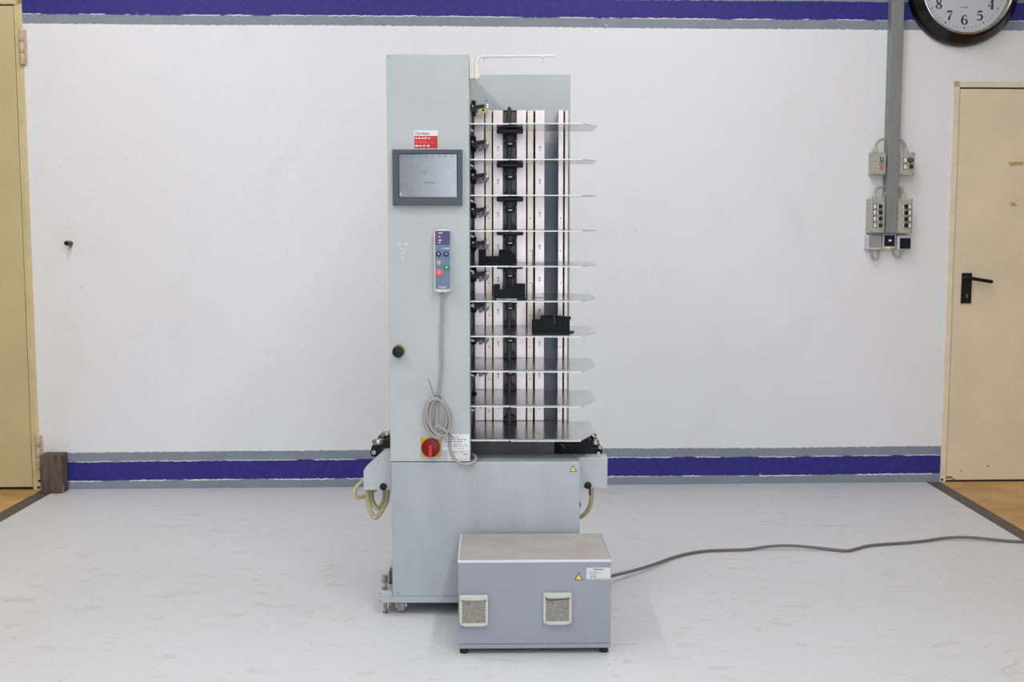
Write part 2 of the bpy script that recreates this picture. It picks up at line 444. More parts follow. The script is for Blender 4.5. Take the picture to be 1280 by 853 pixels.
# back wall with two door openings (wall frame)
dlr = PW(42, 610, 0)          # left leaf right edge
LFx = PW(51, 600)[0]; LTop = 2.53
RFx = PW(1174.5, 603)[0]; RTop = 2.135
mb = MB()
mb.box('wall', LFx - 0.01, RFx + 0.004, 0, 0.25, 0, CH)
mb.box('wall', -6.6, LFx - 0.01, 0, 0.25, LTop - 0.004, CH)
mb.box('wall', RFx + 0.004, RFx + 1.0, 0, 0.25, RTop - 0.004, CH)
mb.box('wall', RFx + 1.0, 6.7, 0, 0.25, 0, CH)
mb.box('wall', -6.6, LFx - 1.35, 0, 0.25, 0, LTop)
build('wall_back', mb, org=(0, 0, 0), wall=True, kind='structure')
mb = MB(); mb.box('ceiling', -6.6, 6.6, -6.6, 6.6, CH, CH + 0.1); build('ceiling', mb, org=(0, 0, 0), kind='structure')
mb = MB(); mb.box('plain_wall', -6.65, -6.5, -6.5, 6.5, 0, CH); build('wall_left', mb, org=(0, 0, 0), kind='structure')
mb = MB(); mb.box('plain_wall', 6.5, 6.65, -6.5, 6.5, 0, CH); build('wall_right', mb, org=(0, 0, 0), kind='structure')
mb = MB()
mb.box('plain_wall', -6.5, -0.95, -6.65, -6.5, 0, CH); mb.box('plain_wall', 3.4, 6.5, -6.65, -6.5, 0, CH)
mb.box('plain_wall', -0.95, 3.4, -6.65, -6.5, 3.2, CH)
build('wall_front', mb, org=(0, 0, 0), kind='structure')

# left door (hinged at its right side)
d = thing('door_1', (LFx - 0.7, 0, 0), kind='structure', wall=True)
mb = MB()
fx0, fx1 = dlr[0] + 0.003, LFx
mb.box('door_frame_l', fx0 + 0.012, fx1, -0.006, 0.2, 0, LTop, 0.002)
mb.box('door_frame_l', fx0 - 0.005, fx0 + 0.012, -0.001, 0.2, 0, LTop, 0.002)
mb.box('door_frame_l', fx1 - 1.35, fx1, -0.006, 0.2, LTop - 0.035, LTop, 0.002)
mb.box('groove', fx1 - 1.3, fx1 - 0.04, 0.012, 0.19, 0.0, 0.03)
mb.box('door_frame_l', fx1 - 1.352, fx1 - 1.302, -0.006, 0.2, 0, LTop, 0.002)
mb.box('groove', fx1 - 1.34, fx1 - 0.005, 0.2, 0.24, 0.0, LTop)
build('door_frame', mb, d)
mb = MB()
mb.box('door_l', fx1 - 1.3, fx0 - 0.008, 0.0, 0.05, 0.014, LTop - 0.042, 0.003)
build('door_leaf', mb, d)
for (v0, v1, uu) in ((37, 81, 26.5), (545, 586, 47)):
    a = PW(uu, v0, 0.012); b_ = PW(uu, v1, 0.012)
    mb = MB(); x = a[0]
    hh = (a[2] - b_[2]) / 3
    for k in range(3):
        mb.cyl('hinge', (x, -0.013, b_[2] + hh * k + 0.001), (0, 0, 1), 0.0135, hh - 0.002, 16, bev=0.002)
    mb.cyl('hinge', (x, -0.013, a[2]), (0, 0, 1), 0.009, 0.008, 12, r2=0.004)
    mb.box('hinge', x - 0.008, x + 0.022, -0.008, -0.002, b_[2], a[2])
    build('door_hinge', mb, d)
mb = MB()
for (uu, vv) in ((49.5, 601.5), (48.5, 609.5)):
    p = PW(uu, vv, 0.008); mb.box('groove', p.x - 0.009, p.x + 0.006, -0.0075, -0.005, p.z - 0.006, p.z + 0.005)
build('rust_hole', mb, d)

# right door
d = thing('door_2', (RFx + 0.5, 0, 0), kind='structure', wall=True)
mb = MB()
mb.box('door_frame', RFx, RFx + 0.030, -0.008, 0.2, 0, RTop, 0.002)
mb.box('door_frame', RFx, RFx + 0.99, -0.008, 0.2, RTop - 0.030, RTop, 0.002)
mb.box('door_frame', RFx + 0.96, RFx + 0.99, -0.008, 0.2, 0, RTop, 0.002)
mb.box('groove', RFx + 0.026, RFx + 0.964, 0.014, 0.19, 0.0, RTop - 0.02)
build('door_frame', mb, d)
mb = MB()
mb.box('door', RFx + 0.034, RFx + 0.956, 0.0, 0.045, 0.010, RTop - 0.037, 0.003)
for (a, b_, c, e) in ((1115, 0, 0, 0),):
    pass
def facepatch(mb, m, u0, v0, u1, v1, off, poly=None, th=0.0006):
    p = PW(u0, v0, off); q = PW(u1, v1, off)
    mb.box(m, p.x, q.x, -off - th, -off, q.z, p.z)
build('door_leaf', mb, d)
mb = MB()
pts = [PW(u, v, 0.0) for u, v in ((1260, 203), (1279.5, 202), (1279.5, 206.5), (1263, 208))]
mb.prism('tape', [(p.x, p.z) for p in pts], 'y', -0.0008, 0.0001)
build('tape_strip', mb, d)
pts = [PW(u, v, 0.0) for u, v in ((1264, 253), (1268, 253), (1272, 257.5), (1263, 258.5))]
mb = MB(); mb.prism('tape', [(p.x, p.z) for p in pts], 'y', -0.0008, 0.0001)
build('tape_strip', mb, d)
mb = MB()
for (u, v, w_, h_) in ((1186, 597, 6, 2.2), (1192, 599, 3, 1.2), (1235, 583, 2, 1), (1201, 588.5, 2.5, 0.7)):
    c = PW(u, v, 0)
    mb.prism('rust', [(c.x + w_ * .004 * math.cos(t) * random.uniform(.7, 1), c.z + h_ * .004 * math.sin(t) * random.uniform(.7, 1)) for t in [k * PI / 6 for k in range(12)]], 'y', -0.0006, 0.0001)
build('rust_mark', mb, d)
mb = MB(); c = PW(1177.5, 600, 0.008); mb.cyl('groove', (c.x, -0.0095, c.z), (0, 1, 0), 0.007, 0.0014, 12)
build('rust_hole', mb, d)
p = PW(1203, 341.5, 0.012); q = PW(1214, 379.5, 0.012)
mb = MB(); mb.box('black', p.x, q.x, -0.012, -0.0002, q.z, p.z, 0.002)
cx = (p.x + q.x) / 2
kx = PW(1208.5, 369, 0.012)
mb.cyl('chrome', (kx.x, -0.0125, kx.z), (0, 1, 0), 0.006, 0.004, 14); mb.box('chrome', kx.x - 0.003, kx.x + 0.003, -0.0125, -0.011, kx.z - 0.016, kx.z)
hp = build('door_handle', mb, d)
l0 = PW(1210, 347.5, 0.05); l1 = PW(1240.5, 352.5, 0.05)
mb = MB(); mb.cyl('black', (l0.x, -0.012, l0.z), (0, -1, 0), 0.011, 0.036, 18)
mb.tube('black', [(l0.x - 0.004, -0.048, l0.z), (l0.x + 0.02, -0.05, l0.z - 0.003), ((l0.x + l1.x) / 2, -0.05, (l0.z + l1.z) / 2), (l1.x, -0.048, l1.z)], 0.0095, 12)
build('lever', mb, hp)

# wooden block
mb = MB(); B0 = G(53.5, 617.5); B1 = G(79.5, 617.5)
x0, x1 = -2.437, -2.327
mb.box('wood', x0, x1, 5.822, 5.905, 0.0015, 0.203, 0.003)
mb.prism('wood_pale', [(5.821, 0.004), (5.842, 0.004), (5.840, 0.04), (5.826, 0.042)], 'x', x1 - 0.002, x1 + 0.0008)
build('wooden_block', mb, org=((x0 + x1) / 2, 5.86, 0.0015), label='dark weathered wooden block standing on the floor against the wall beside the left door', cat='block')

# peg in the wall
mb = MB(); p = PW(85, 304.5, 0.03)
mb.cyl('bronze', (p.x + 0.006, 0.001, p.z), (-0.25, -1, 0.03), 0.0125, 0.045, 20, bev=0.003)
mb.cyl('black', (p.x - 0.0055, -0.0435, p.z + 0.0015), (-0.25, -1, 0.03), 0.0095, 0.003, 20)
mb.cyl('bronze', (p.x + 0.004, -0.012, p.z - 0.010), (0.3, 0, -1), 0.004, 0.014, 10, r2=0.002)
build('wall_peg', mb, org=(p.x, 0, p.z), wall=True, label='short bronze pipe stub with a dark end sticking out of the white wall', cat='pipe stub')

# ------------------------------------------------------------------ clock
cc = PW(1207.2, -14.5, 0.045)
cx, cz = cc.x, cc.z
clk = thing('wall_clock', (cx, 0, cz), 'large round black wall clock with white dial, high beside the grey trunking', 'clock', wall=True)
mb = MB()
mb.lathe('clock_black', (cx, 0, cz), [(0.0, -0.002), (0.288, -0.002), (0.292, -0.012), (0.290, -0.03), (0.276, -0.05), (0.262, -0.062), (0.252, -0.080), (0.244, -0.084), (0.238, -0.082), (0.236, -0.070), (0.234, -0.05), (0.228, -0.04), (0.0, -0.04)], 96)
build('case', mb, clk)
mb = MB(); mb.lathe('chrome', (cx, 0, cz), [(0.234, -0.078), (0.2385, -0.0835), (0.234, -0.0850), (0.229, -0.080), (0.2265, -0.060), (0.2265, -0.041)], 96)
build('bezel_ring', mb, clk)
mb = MB(); mb.cyl('dial', (cx, -0.040, cz), (0, -1, 0), 0.2262, 0.003, 96)
dial = build('dial', mb, clk)
DIG = {  # stroke lists in a 0..0.62 x 0..1 box: (x, y, width)
 '0': [[(0.31, 0.97, .05), (.12, .85, .12), (.05, .5, .16), (.12, .15, .12), (.31, .03, .05), (.5, .15, .12), (.57, .5, .16), (.5, .85, .12), (.31, .97, .05)]],
 '1': [[(.1, .8, .04), (.22, .84, .05), (.32, .98, .05)], [(.32, .98, .14), (.32, .03, .14)], [(.12, .02, .05), (.52, .02, .05)]],
 '2': [[(.06, .7, .12), (.1, .86, .08), (.3, .97, .05), (.5, .86, .13), (.52, .68, .14), (.36, .42, .1), (.05, .08, .06)], [(.05, .06, .13), (.35, .06, .15), (.56, .1, .1), (.58, .25, .03)]],
 '3': [[(.06, .8, .11), (.2, .95, .05), (.44, .92, .12), (.5, .74, .14), (.4, .57, .08), (.2, .53, .04)], [(.2, .53, .04), (.44, .48, .1), (.55, .28, .15), (.46, .08, .12), (.26, .02, .05), (.05, .16, .12)]],
 '4': [[(.42, .98, .05), (.03, .3, .05)], [(.03, .29, .06), (.62, .29, .06)], [(.44, .98, .14), (.44, .03, .14)], [(.26, .02, .05), (.62, .02, .05)]],
 '5': [[(.12, .92, .12), (.5, .92, .12), (.54, .99, .03)], [(.12, .94, .05), (.09, .52, .04)], [(.09, .52, .04), (.3, .62, .07), (.5, .52, .13), (.56, .3, .15), (.46, .1, .12), (.25, .02, .05), (.06, .14, .13)]],
 '6': [[(.5, .84, .12), (.4, .96, .06), (.22, .9, .08), (.09, .66, .14), (.05, .35, .15), (.14, .1, .11), (.31, .02, .05), (.5, .12, .12), (.57, .3, .14), (.48, .5, .11), (.3, .57, .05), (.12, .42, .06)]],
 '7': [[(.04, .76, .03), (.1, .9, .1), (.28, .92, .13), (.56, .96, .06)], [(.58, .96, .05), (.4, .6, .08), (.28, .25, .14), (.26, .03, .15)]],
 '8': [[(.31, .97, .06), (.12, .86, .11), (.13, .68, .12), (.31, .54, .11), (.52, .38, .13), (.54, .16, .12), (.31, .02, .05), (.08, .16, .11), (.09, .36, .1), (.31, .54, .06), (.49, .7, .09), (.49, .86, .1), (.31, .97, .06)]],
 '9': [[(.12, .16, .12), (.22, .04, .06), (.4, .1, .08), (.53, .34, .14), (.57, .65, .15), (.48, .9, .11), (.31, .98, .05), (.12, .88, .12), (.05, .7, .14), (.14, .5, .11), (.32, .43, .05), (.5, .58, .06)]]}
def digit(mb, m, ch, x, y, z, h):
    for st in DIG[ch]:
        pts = [Vector((a, b, w)) for a, b, w in st]
        if len(pts) > 2: pts = catmull(pts, 5)
        L_, R_ = [], []
        for i, p in enumerate(pts):
            a = pts[max(i - 1, 0)]; b = pts[min(i + 1, len(pts) - 1)]
            t = Vector((b.x - a.x, b.y - a.y)).normalized(); n = Vector((-t.y, t.x)) * p.z / 2 * 1.4
            L_.append((x + (p.x + n.x - .31) * h, z + (p.y + n.y - .5) * h)); R_.append((x + (p.x - n.x - .31) * h, z + (p.y - n.y - .5) * h))
        t = bmesh.new()
        lv = [t.verts.new((a, y, b)) for a, b in L_]; rv = [t.verts.new((a, y, b)) for a, b in R_]
        for i in range(len(lv) - 1): t.faces.new((lv[i], lv[i + 1], rv[i + 1], rv[i]))
        r = bmesh.ops.extrude_face_region(t, geom=t.faces[:])
        bmesh.ops.translate(t, verts=[g for g in r['geom'] if isinstance(g, bmesh.types.BMVert)], vec=(0, -0.0006, 0))
        bmesh.ops.recalc_face_normals(t, faces=t.faces[:])
        mb._add(t, m)
for n in range(1, 13):
    an = n * PI / 6; rx = cx + 0.158 * math.sin(an); rz = cz + 0.158 * math.cos(an)
    s = str(n); mb = MB()
    for i, ch in enumerate(s):
        digit(mb, 'black_matt', ch, rx + (i - (len(s) - 1) / 2) * 0.034, -0.0432, rz, 0.050)
    build('numeral', mb, dial)
mb = MB()
for k in range(60):
    an = k * PI / 30; big = k % 5 == 0
    c0, s0 = math.cos(an), math.sin(an); r0, r1, w = (0.193, 0.205, 0.0022) if big else (0.196, 0.204, 0.0008)
    pts = [(cx + s0 * r0 - c0 * w, cz + c0 * r0 + s0 * w), (cx + s0 * r0 + c0 * w, cz + c0 * r0 - s0 * w), (cx + s0 * r1 + c0 * w, cz + c0 * r1 - s0 * w), (cx + s0 * r1 - c0 * w, cz + c0 * r1 + s0 * w)]
    mb.prism('black_matt', pts, 'y', -0.0438, -0.0430)
build('minute_marks', mb, dial)
mb = MB(); dashes(mb, 'ink_lt', cx - 0.022, cx + 0.022, -0.0430, cz - 0.098, 0.006, 3, 1); build('lettering', mb, dial)
mb = MB(); mb.prism('black_matt', [(cx - .005, cz), (cx - .003, cz + .17), (cx + .003, cz + .17), (cx + .005, cz)], 'y', -0.052, -0.050)
build('minute_hand', mb, clk)
mb = MB(); mb.prism('black_matt', [(cx - .006, cz), (cx - .1, cz + .06), (cx - .095, cz + .067), (cx + .004, cz + .008)], 'y', -0.049, -0.047)
mb.cyl('black_matt', (cx, -0.041, cz), (0, -1, 0), 0.009, 0.015, 16)
build('hour_hand', mb, clk)
mb = MB(); mb.lathe('glass', (cx, 0, cz), [(0.0, -0.078), (0.12, -0.077), (0.2262, -0.072), (0.2262, -0.070), (0.12, -0.075), (0.0, -0.076)], 64)
build('cover_glass', mb, clk)

# ------------------------------------------------------------------ trunking and control boxes
t0 = PW(1115.2, 3, 0.055); t1 = PW(1130.7, 3, 0.055)
tb = PW(1114, 291.5, 0.055)
mb = MB()
mb.box('conduit', t0.x, t1.x, -0.055, -0.0002, tb.z, CH - 0.001, 0.0015)
mb.box('conduit', t0.x + 0.003, t1.x - 0.003, -0.0562, -0.054, tb.z + 0.004, CH - 0.01, 0.0008)
build('cable_trunking', mb, org=((t0.x + t1.x) / 2, 0, tb.z), wall=True, label='tall grey metal cable trunking running down the white wall between the control boxes', cat='cable duct')
TX0, TX1 = t0.x, t1.x

def loop(mb, pts, r=0.0055, m='wallcable'):
    mb.tube(m, pts, r, 8, 6)
def ctrl_box(name, u0, v0, u1, v1, off, label, side):
    p = PW(u0, v0, off); q = PW(u1, v1, off)
    c = thing(name, ((p.x + q.x) / 2, 0, q.z), label, 'control box', wall=True)
    mb = MB(); mb.box('ctrl', p.x, q.x, -off + 0.022, -0.0005, q.z, p.z, 0.004)
    build('housing', mb, c)
    mb = MB(); mb.box('ctrl', p.x, q.x, -off, -off + 0.020, q.z, p.z, 0.004)
    for sx in (p.x + 0.007, q.x - 0.007):
        for sz in (q.z + 0.008, p.z - 0.008): mb.cyl('bronze', (sx, -off + 0.0005, sz), (0, -1, 0), 0.0032, 0.0015, 10)
    lid = build('lid', mb, c)
    return c, lid, p, q
def push(mb, x, y, z, m, r=0.010, ring='chrome', h=0.012):
    mb.cyl(ring, (x, y, z), (0, -1, 0), r * 1.25, 0.005, 20, bev=0.001)
    mb.cyl(m, (x, y - 0.004, z), (0, -1, 0), r, h, 20, bev=0.0015)
def tagplate(mb, x0, x1, y, z0, z1):
    mb.box('black', x0 - 0.003, x1 + 0.003, y - 0.0015, y, z0 - 0.003, z1 + 0.003)
    mb.box('white', x0, x1, y - 0.0022, y - 0.001, z0, z1)
    mb.box('ink_lt', x0 + 0.004, x1 - 0.004, y - 0.0025, y - 0.002, (z0 + z1) / 2 - 0.001, (z0 + z1) / 2 + 0.001)
OFF = 0.078
# upper left: green start, red stop
c, lid, p, q = ctrl_box('control_box', 1092.3, 189.8, 1107.3, 218.4, OFF, 'small beige control box with one green and one red push button left of the trunking', -1)
g = PW(1101.3, 199.5, OFF); mb = MB(); push(mb, g.x, -OFF, g.z, 'green_dk'); mb.box('white', g.x - 0.001, g.x + 0.001, -OFF - 0.0168, -OFF - 0.016, g.z - .005, g.z + .005); build('push_button', mb, lid, label='green push button with white bar')
g = PW(1101, 207.6, OFF); mb = MB(); push(mb, g.x, -OFF, g.z, 'red_dk'); mb.cyl('white', (g.x, -OFF - 0.0158, g.z), (0, -1, 0), 0.0055, 0.0008, 16); mb.cyl('red_dk', (g.x, -OFF - 0.0162, g.z), (0, -1, 0), 0.0035, 0.0008, 16); build('push_button', mb, lid, label='red push button with white ring')
def gland(c, x, z, y=-0.04):
    mb = MB(); mb.cyl('gland', (x, y, z - 0.002), (0, 0, 1), 0.012, 0.018, 12, bev=0.001); mb.cyl('gland', (x, y, z + 0.015), (0, 0, 1), 0.009, 0.012, 12, r2=0.006)
    build('cable_gland', mb, c)
gx = PW(1094.5, 187, 0.04).x; gland(c, gx, p.z)
mb = MB(); loop(mb, [(gx, -.04, p.z + .02), (gx + .004, -.038, p.z + .04), (gx + .022, -.035, p.z + .062), (gx + .045, -.033, p.z + .068), (TX0 + .004, -.033, p.z + .066)])
build('cable', mb, c)
# upper right
c, lid, p, q = ctrl_box('control_box', 1126.6, 190.5, 1143.2, 219.3, OFF, 'small beige control box with green lamp and black knob right of the trunking', 1)
g = PW(1138, 200.3, OFF); mb = MB(); push(mb, g.x, -OFF, g.z, 'green_dk', 0.0115, 'black', 0.016); build('push_button', mb, lid, label='green domed lamp button')
g2 = PW(1137.6, 208.6, OFF); mb = MB(); push(mb, g2.x, -OFF, g2.z, 'black', 0.0105, 'chrome'); mb.box('chrome', g2.x - .006, g2.x - .004, -OFF - .0175, -OFF - .015, g2.z - .007, g2.z + .006); build('rotary_knob', mb, lid)
for vv in (200.3, 208.6):
    a = PW(1131.6, vv, OFF); mb = MB(); tagplate(mb, a.x - .009, a.x + .009, -OFF, a.z - .011, a.z + .011); build('name_plate', mb, lid)
gx = PW(1132.7, 187, 0.04).x; gland(c, gx, p.z)
mb = MB(); loop(mb, [(gx, -.04, p.z + .02), (gx - .004, -.038, p.z + .038), (gx - .016, -.035, p.z + .06), (TX1 - .003, -.033, p.z + .072)])
build('cable', mb, c)
# lower left
c, lid, p, q = ctrl_box('control_box', 1089.2, 248.3, 1105.6, 291.3, OFF, 'tall beige control box with four black knobs and white plates on its left side', -1)
for vv in (258.1, 265.6, 273.6, 281.7):
    g = PW(1099.7, vv, OFF); mb = MB(); push(mb, g.x, -OFF, g.z, 'black', 0.0105); mb.box('ink', g.x - .001, g.x + .001, -OFF - .0175, -OFF - .0155, g.z, g.z + .007); build('rotary_knob', mb, lid)
    a = PW(1093.3, vv, OFF); mb = MB(); tagplate(mb, a.x - .007, a.x + .007, -OFF, a.z - .011, a.z + .011); build('name_plate', mb, lid)
gx = PW(1093.5, 246, 0.04).x; gland(c, gx, p.z)
mb = MB(); loop(mb, [(gx, -.04, p.z + .02), (gx + .004, -.038, p.z + .038), (gx + .02, -.035, p.z + .058), (TX0 + .004, -.033, p.z + .062)]); build('cable', mb, c)
g3 = PW(1104.5, 247, 0.04).x
mb = MB(); loop(mb, [(g3, -.045, p.z - .002), (g3, -.045, p.z + .014), (g3 + .008, -.045, p.z + .028), (TX0 + .003, -.045, p.z + .036)]); build('cable', mb, c)
# lower right
c, lid, p, q = ctrl_box('control_box', 1123.8, 248.6, 1140.2, 291.9, OFF, 'tall beige control box with four black knobs and white plates on its right side', 1)
for vv in (258.3, 266, 274, 281.8):
    g = PW(1131.7, vv, OFF); mb = MB(); push(mb, g.x, -OFF, g.z, 'black', 0.0105); build('rotary_knob', mb, lid)
    a = PW(1137.2, vv, OFF); mb = MB(); tagplate(mb, a.x - .0075, a.x + .006, -OFF, a.z - .011, a.z + .011); build('name_plate', mb, lid)
gx = PW(1129.5, 246.5, 0.04).x; gland(c, gx, p.z)
mb = MB(); loop(mb, [(gx, -.04, p.z + .02), (gx - .002, -.038, p.z + .04), (gx - .014, -.035, p.z + .06), (TX1 - .003, -.033, p.z + .064)]); build('cable', mb, c)
mb = MB(); loop(mb, [(gx - .012, -.04, p.z - .002), (gx - .016, -.04, p.z + .02), (gx - .012, -.04, p.z + .045), (TX1 - .003, -.04, p.z + .052)]); build('cable', mb, c)
# switches and socket below
OS = 0.05
def sw(u0, v0, u1, v1, name, label, cat):
    p = PW(u0, v0, OS); q = PW(u1, v1, OS)
    c = thing(name, ((p.x + q.x) / 2, 0, q.z), label, cat, wall=True)
    mb = MB(); mb.box('switch_white', p.x, q.x, -OS, -0.0005, q.z, p.z, 0.006, 3); build('housing', mb, c)
    return c, p, q
c, p, q = sw(1084.5, 294, 1102, 312.2, 'wall_socket', 'white surface-mounted socket with hinged grey cover below the lower left control box', 'socket')
mb = MB(); a = PW(1086.5, 294.8, .058); b_ = PW(1101, 308.6, .058); mb.box('switch_grey', a.x, b_.x, -.058, -.0495, b_.z, a.z, 0.002); build('hinged_cover', mb, c)
x0_, x1_ = PW(1090, 312, .03).x, PW(1099.2, 312, .03).x; zb = q.z
mb = MB(); loop(mb, [(x0_, -.03, zb + .002), (x0_, -.03, zb - .02), (x0_ + .008, -.03, zb - .044), ((x0_ + x1_) / 2 + .003, -.03, zb - .054), (x1_ - .004, -.03, zb - .042), (x1_, -.03, zb - .02), (x1_, -.03, zb + .002)]); build('cable', mb, c)
c, p, q = sw(1103.8, 293.2, 1119.8, 311.3, 'wall_switch', 'square switch with black rounded face and white centre mark under the trunking end', 'switch')
mb = MB(); a = PW(1105.8, 294, .056); b_ = PW(1118.6, 308, .056); mb.box('black', a.x, b_.x, -.056, -.0495, b_.z, a.z, 0.003, 3)
m_ = PW(1112.5, 300.8, .056); mb.box('spot_white', m_.x - .007, m_.x + .007, -.058, -.0555, m_.z - .005, m_.z + .005, .001); build('rocker', mb, c)
mb = MB(); a = PW(1108.7, 308.4, .053); b_ = PW(1112.2, 311.4, .053); mb.box('hazard', a.x, b_.x, -.0535, -.0495, b_.z, a.z); build('yellow_tag', mb, c)
x0_ = PW(1117, 310, .03).x; x1_ = PW(1128, 310, .03).x; zb = q.z
mb = MB(); loop(mb, [(x0_, -.03, zb + .002), (x0_ + .001, -.03, zb - .015), (x0_ + .010, -.03, zb - .034), ((x0_ + x1_) / 2, -.03, zb - .042), (x1_ - .008, -.03, zb - .034), (x1_, -.03, zb - .016), (x1_ + .001, -.03, zb - .004)]); build('cable', mb, c)
c, p, q = sw(1122, 294.3, 1138.8, 312.4, 'wall_switch', 'square white switch with plain black square face below the lower right control box', 'switch')
mb = MB(); a = PW(1125.2, 297.8, .054); b_ = PW(1138, 311, .054); mb.box('black', a.x, b_.x, -.055, -.0495, b_.z, a.z, 0.0015)
m_ = PW(1131.6, 304.2, .054); mb.cyl('rod', (m_.x, -.0545, m_.z), (0, -1, 0), .006, .002, 16); build('rocker', mb, c)

# ================================================================== MACHINE
F = 3.93; XL, XR = -0.424, 0.237; CX = -0.1455; ZT = 1.946; ZC = 0.550
BACK = 4.52
mach = thing('paper_collator', (-0.09, 4.2, 0.0), 'tall pale grey collating machine with ten metal shelves beside a narrow column', 'machine')
def part(name, mb, parent=None, label=None, kind=None): return build(name, mb, parent or mach, label=label, kind=kind)

# column
mb = MB()
mb.box('paint', XL, CX, F, 4.02, ZC + 0.0025, ZT, 0.002)
mb.box('paint', XL, CX - 0.006, 4.02, BACK - 0.03, 1.74, ZT - 0.001)
mb.box('paint', XL, XL + 0.003, 4.02, BACK - 0.03, ZC + .0025, 1.74)
for (u, v) in ((486, 70.5),):
    p_ = P(u, v, F); mb.cyl('ink', (p_.x, F + .0005, p_.z), (0, -1, 0), 0.0022, 0.001, 8)
column = part('column_cover', mb)
mb = MB()   # dark inner frame wall seen beside the shelves
mb.box('frame_blue', XL + .02, CX - 0.003, 4.021, BACK - 0.05, ZC + 0.003, 1.739)
for k in range(24):
    z = 0.60 + k * 0.047
    mb.box('groove', CX - 0.004, CX - 0.0022, 4.20, 4.26, z, z + 0.018)
part('inner_frame', mb)
# back cover
pr = P(713, 93, 4.45)
mb = MB(); mb.box('paint', XL + 0.02, pr.x, 4.45, BACK + 0.02, 0.5485, pr.z, 0.002)
part('back_cover', mb)
mb = MB(); mb.box('panel_dark', -0.13, pr.x - .001, 4.442, 4.4495, 0.552, 1.692); part('rear_panel', mb)
mb = MB(); p_ = P(608, 126, 4.45); mb.cyl('ink', (p_.x, 4.4505, p_.z), (0, -1, 0), 0.003, 0.002, 10); part('screw', mb)

# rails
RY = 4.34
def rx_(u): return (u - 640) / FPX * RY * 1.0
def rail(u0, u1, m, topv=137.5, y=RY, holes=(), h2=(), th=0.012):
    mb = MB(); x0, x1 = rx_(u0), rx_(u1); zt = P(640, topv, y).z
    mb.box(m, x0, x1, y, y + th, 0.552, zt, 0.001)
    mb.box(m, x0, x0 + 0.003, y + th, 4.449, 0.552, zt); 
    xm = (x0 + x1) / 2
    for k in range(9):
        if 1 in holes:
            z = 1.6608 - k * 0.1225
            mb.box('groove', xm - 0.0028, xm + 0.0028, y - 0.0006, y, z - 0.0085, z + 0.0085)
            mb.box('chrome', xm - 0.0015, xm + 0.0015, y - 0.001, y, z - 0.007, z + 0.004)
        if 2 in holes and k < 7:
            z = 1.4016 - k * 0.1225
            mb.cyl('groove', (xm, y + .0005, z), (0, -1, 0), 0.0024, 0.0012, 8)
    if 3 in holes:
        z = zt - 0.02
        mb.cyl('chrome', (xm - .002, y + .0005, z), (0, -1, 0), 0.004, 0.002, 10); mb.cyl('chrome', (xm + .002, y + .0005, z - .011), (0, -1, 0), 0.004, 0.002, 10)
    return part('upright_rail', mb)
rail(588.8, 593.0, 'frame_blue', 141, RY - 0.004)
rail(593.3, 605.8, 'steel')
rail(607.0, 615.2, 'steel_tan', holes=(2, 3))
rail(616.6, 628.8, 'steel', holes=(1,))
rail(645.8, 657.6, 'steel')
rail(659.0, 666.6, 'steel_tan', holes=(2, 3))
rail(668.6, 680.4, 'steel', holes=(1,))
rail(697.2, 703.6, 'steel', holes=(2, 3))
rail(705.3, 709.6, 'steel_tan', 138)
mb = MB(); mb.box('groove', rx_(592.5), rx_(617), RY + .02, RY + .03, .552, 1.80); mb.box('groove', rx_(656), rx_(669), RY + .02, RY + .03, .552, 1.80)
mb.box('groove', rx_(703), rx_(706), RY + .02, RY + .03, .552, 1.80)
part('rail_backing', mb)
mb = MB(); x0, x1 = rx_(628.9), rx_(645.7); zt = P(640, 139.5, RY).z
mb.box('channel', x0, x1, RY + 0.018, RY + 0.024, .552, zt); mb.box('groove', x0, x1, RY + 0.015, RY + .026, zt - .0005, zt + 0.006)
mb.box('channel', x0, x0 + .004, RY, RY + .03, .552, zt); mb.box('channel', x1 - .004, x1, RY, RY + .03, .552, zt)
part('guide_channel', mb)
mb = MB(); xr = rx_(636.8); zt = P(637, 133.5, RY - .03).z
mb.box('rod', xr - 0.0075, xr + 0.0075, RY - 0.036, RY - 0.024, 0.555, zt - .006, 0.002); mb.cyl('rod', (xr, RY - .03, zt - .007), (0, 0, 1), .0075, .007, 12, r2=.003)
part('lift_rod', mb)

# shelves
SF, SB = 3.95, 4.324
ZF = [1.719, 1.598, 1.476, 1.354, 1.232, 1.111, 0.989, 0.866, 0.743, 0.6225]
def shelf_mesh(z):
    mb = MB(); t = bmesh.new()
    step = 0.010
    pts = [(CX + .001, SF + step), (-0.0095, SF + step), (-0.0045, SF), (0.2415, SF), (0.3005, 4.09), (0.2985, SB), (CX + .001, SB)]
    def zz(y): return z + (y - SF) / (SB - SF) * 0.006
    th = 0.0022
    top = [t.verts.new((x, y, zz(y))) for x, y in pts]; bot = [t.verts.new((x, y, zz(y) - th)) for x, y in pts]
    n = len(pts); t.faces.new(top); t.faces.new(bot[::-1])
    for i in range(n): t.faces.new((top[i], bot[i], bot[(i + 1) % n], top[(i + 1) % n]))
    bmesh.ops.recalc_face_normals(t, faces=t.faces[:])
    mb._add(t, 'shelf'); return mb
def stop_wire(z):
    mb = MB()
    x0 = P(665.5, 330, 4.12).x; x1 = P(679.5, 330, 4.12).x
    mb.tube('black', [(x0, 4.12, z + .055), (x0, 4.12, z + .003), (x1, 4.12, z + .003)], 0.0013, 6, 1)
    return mb
shelves = []
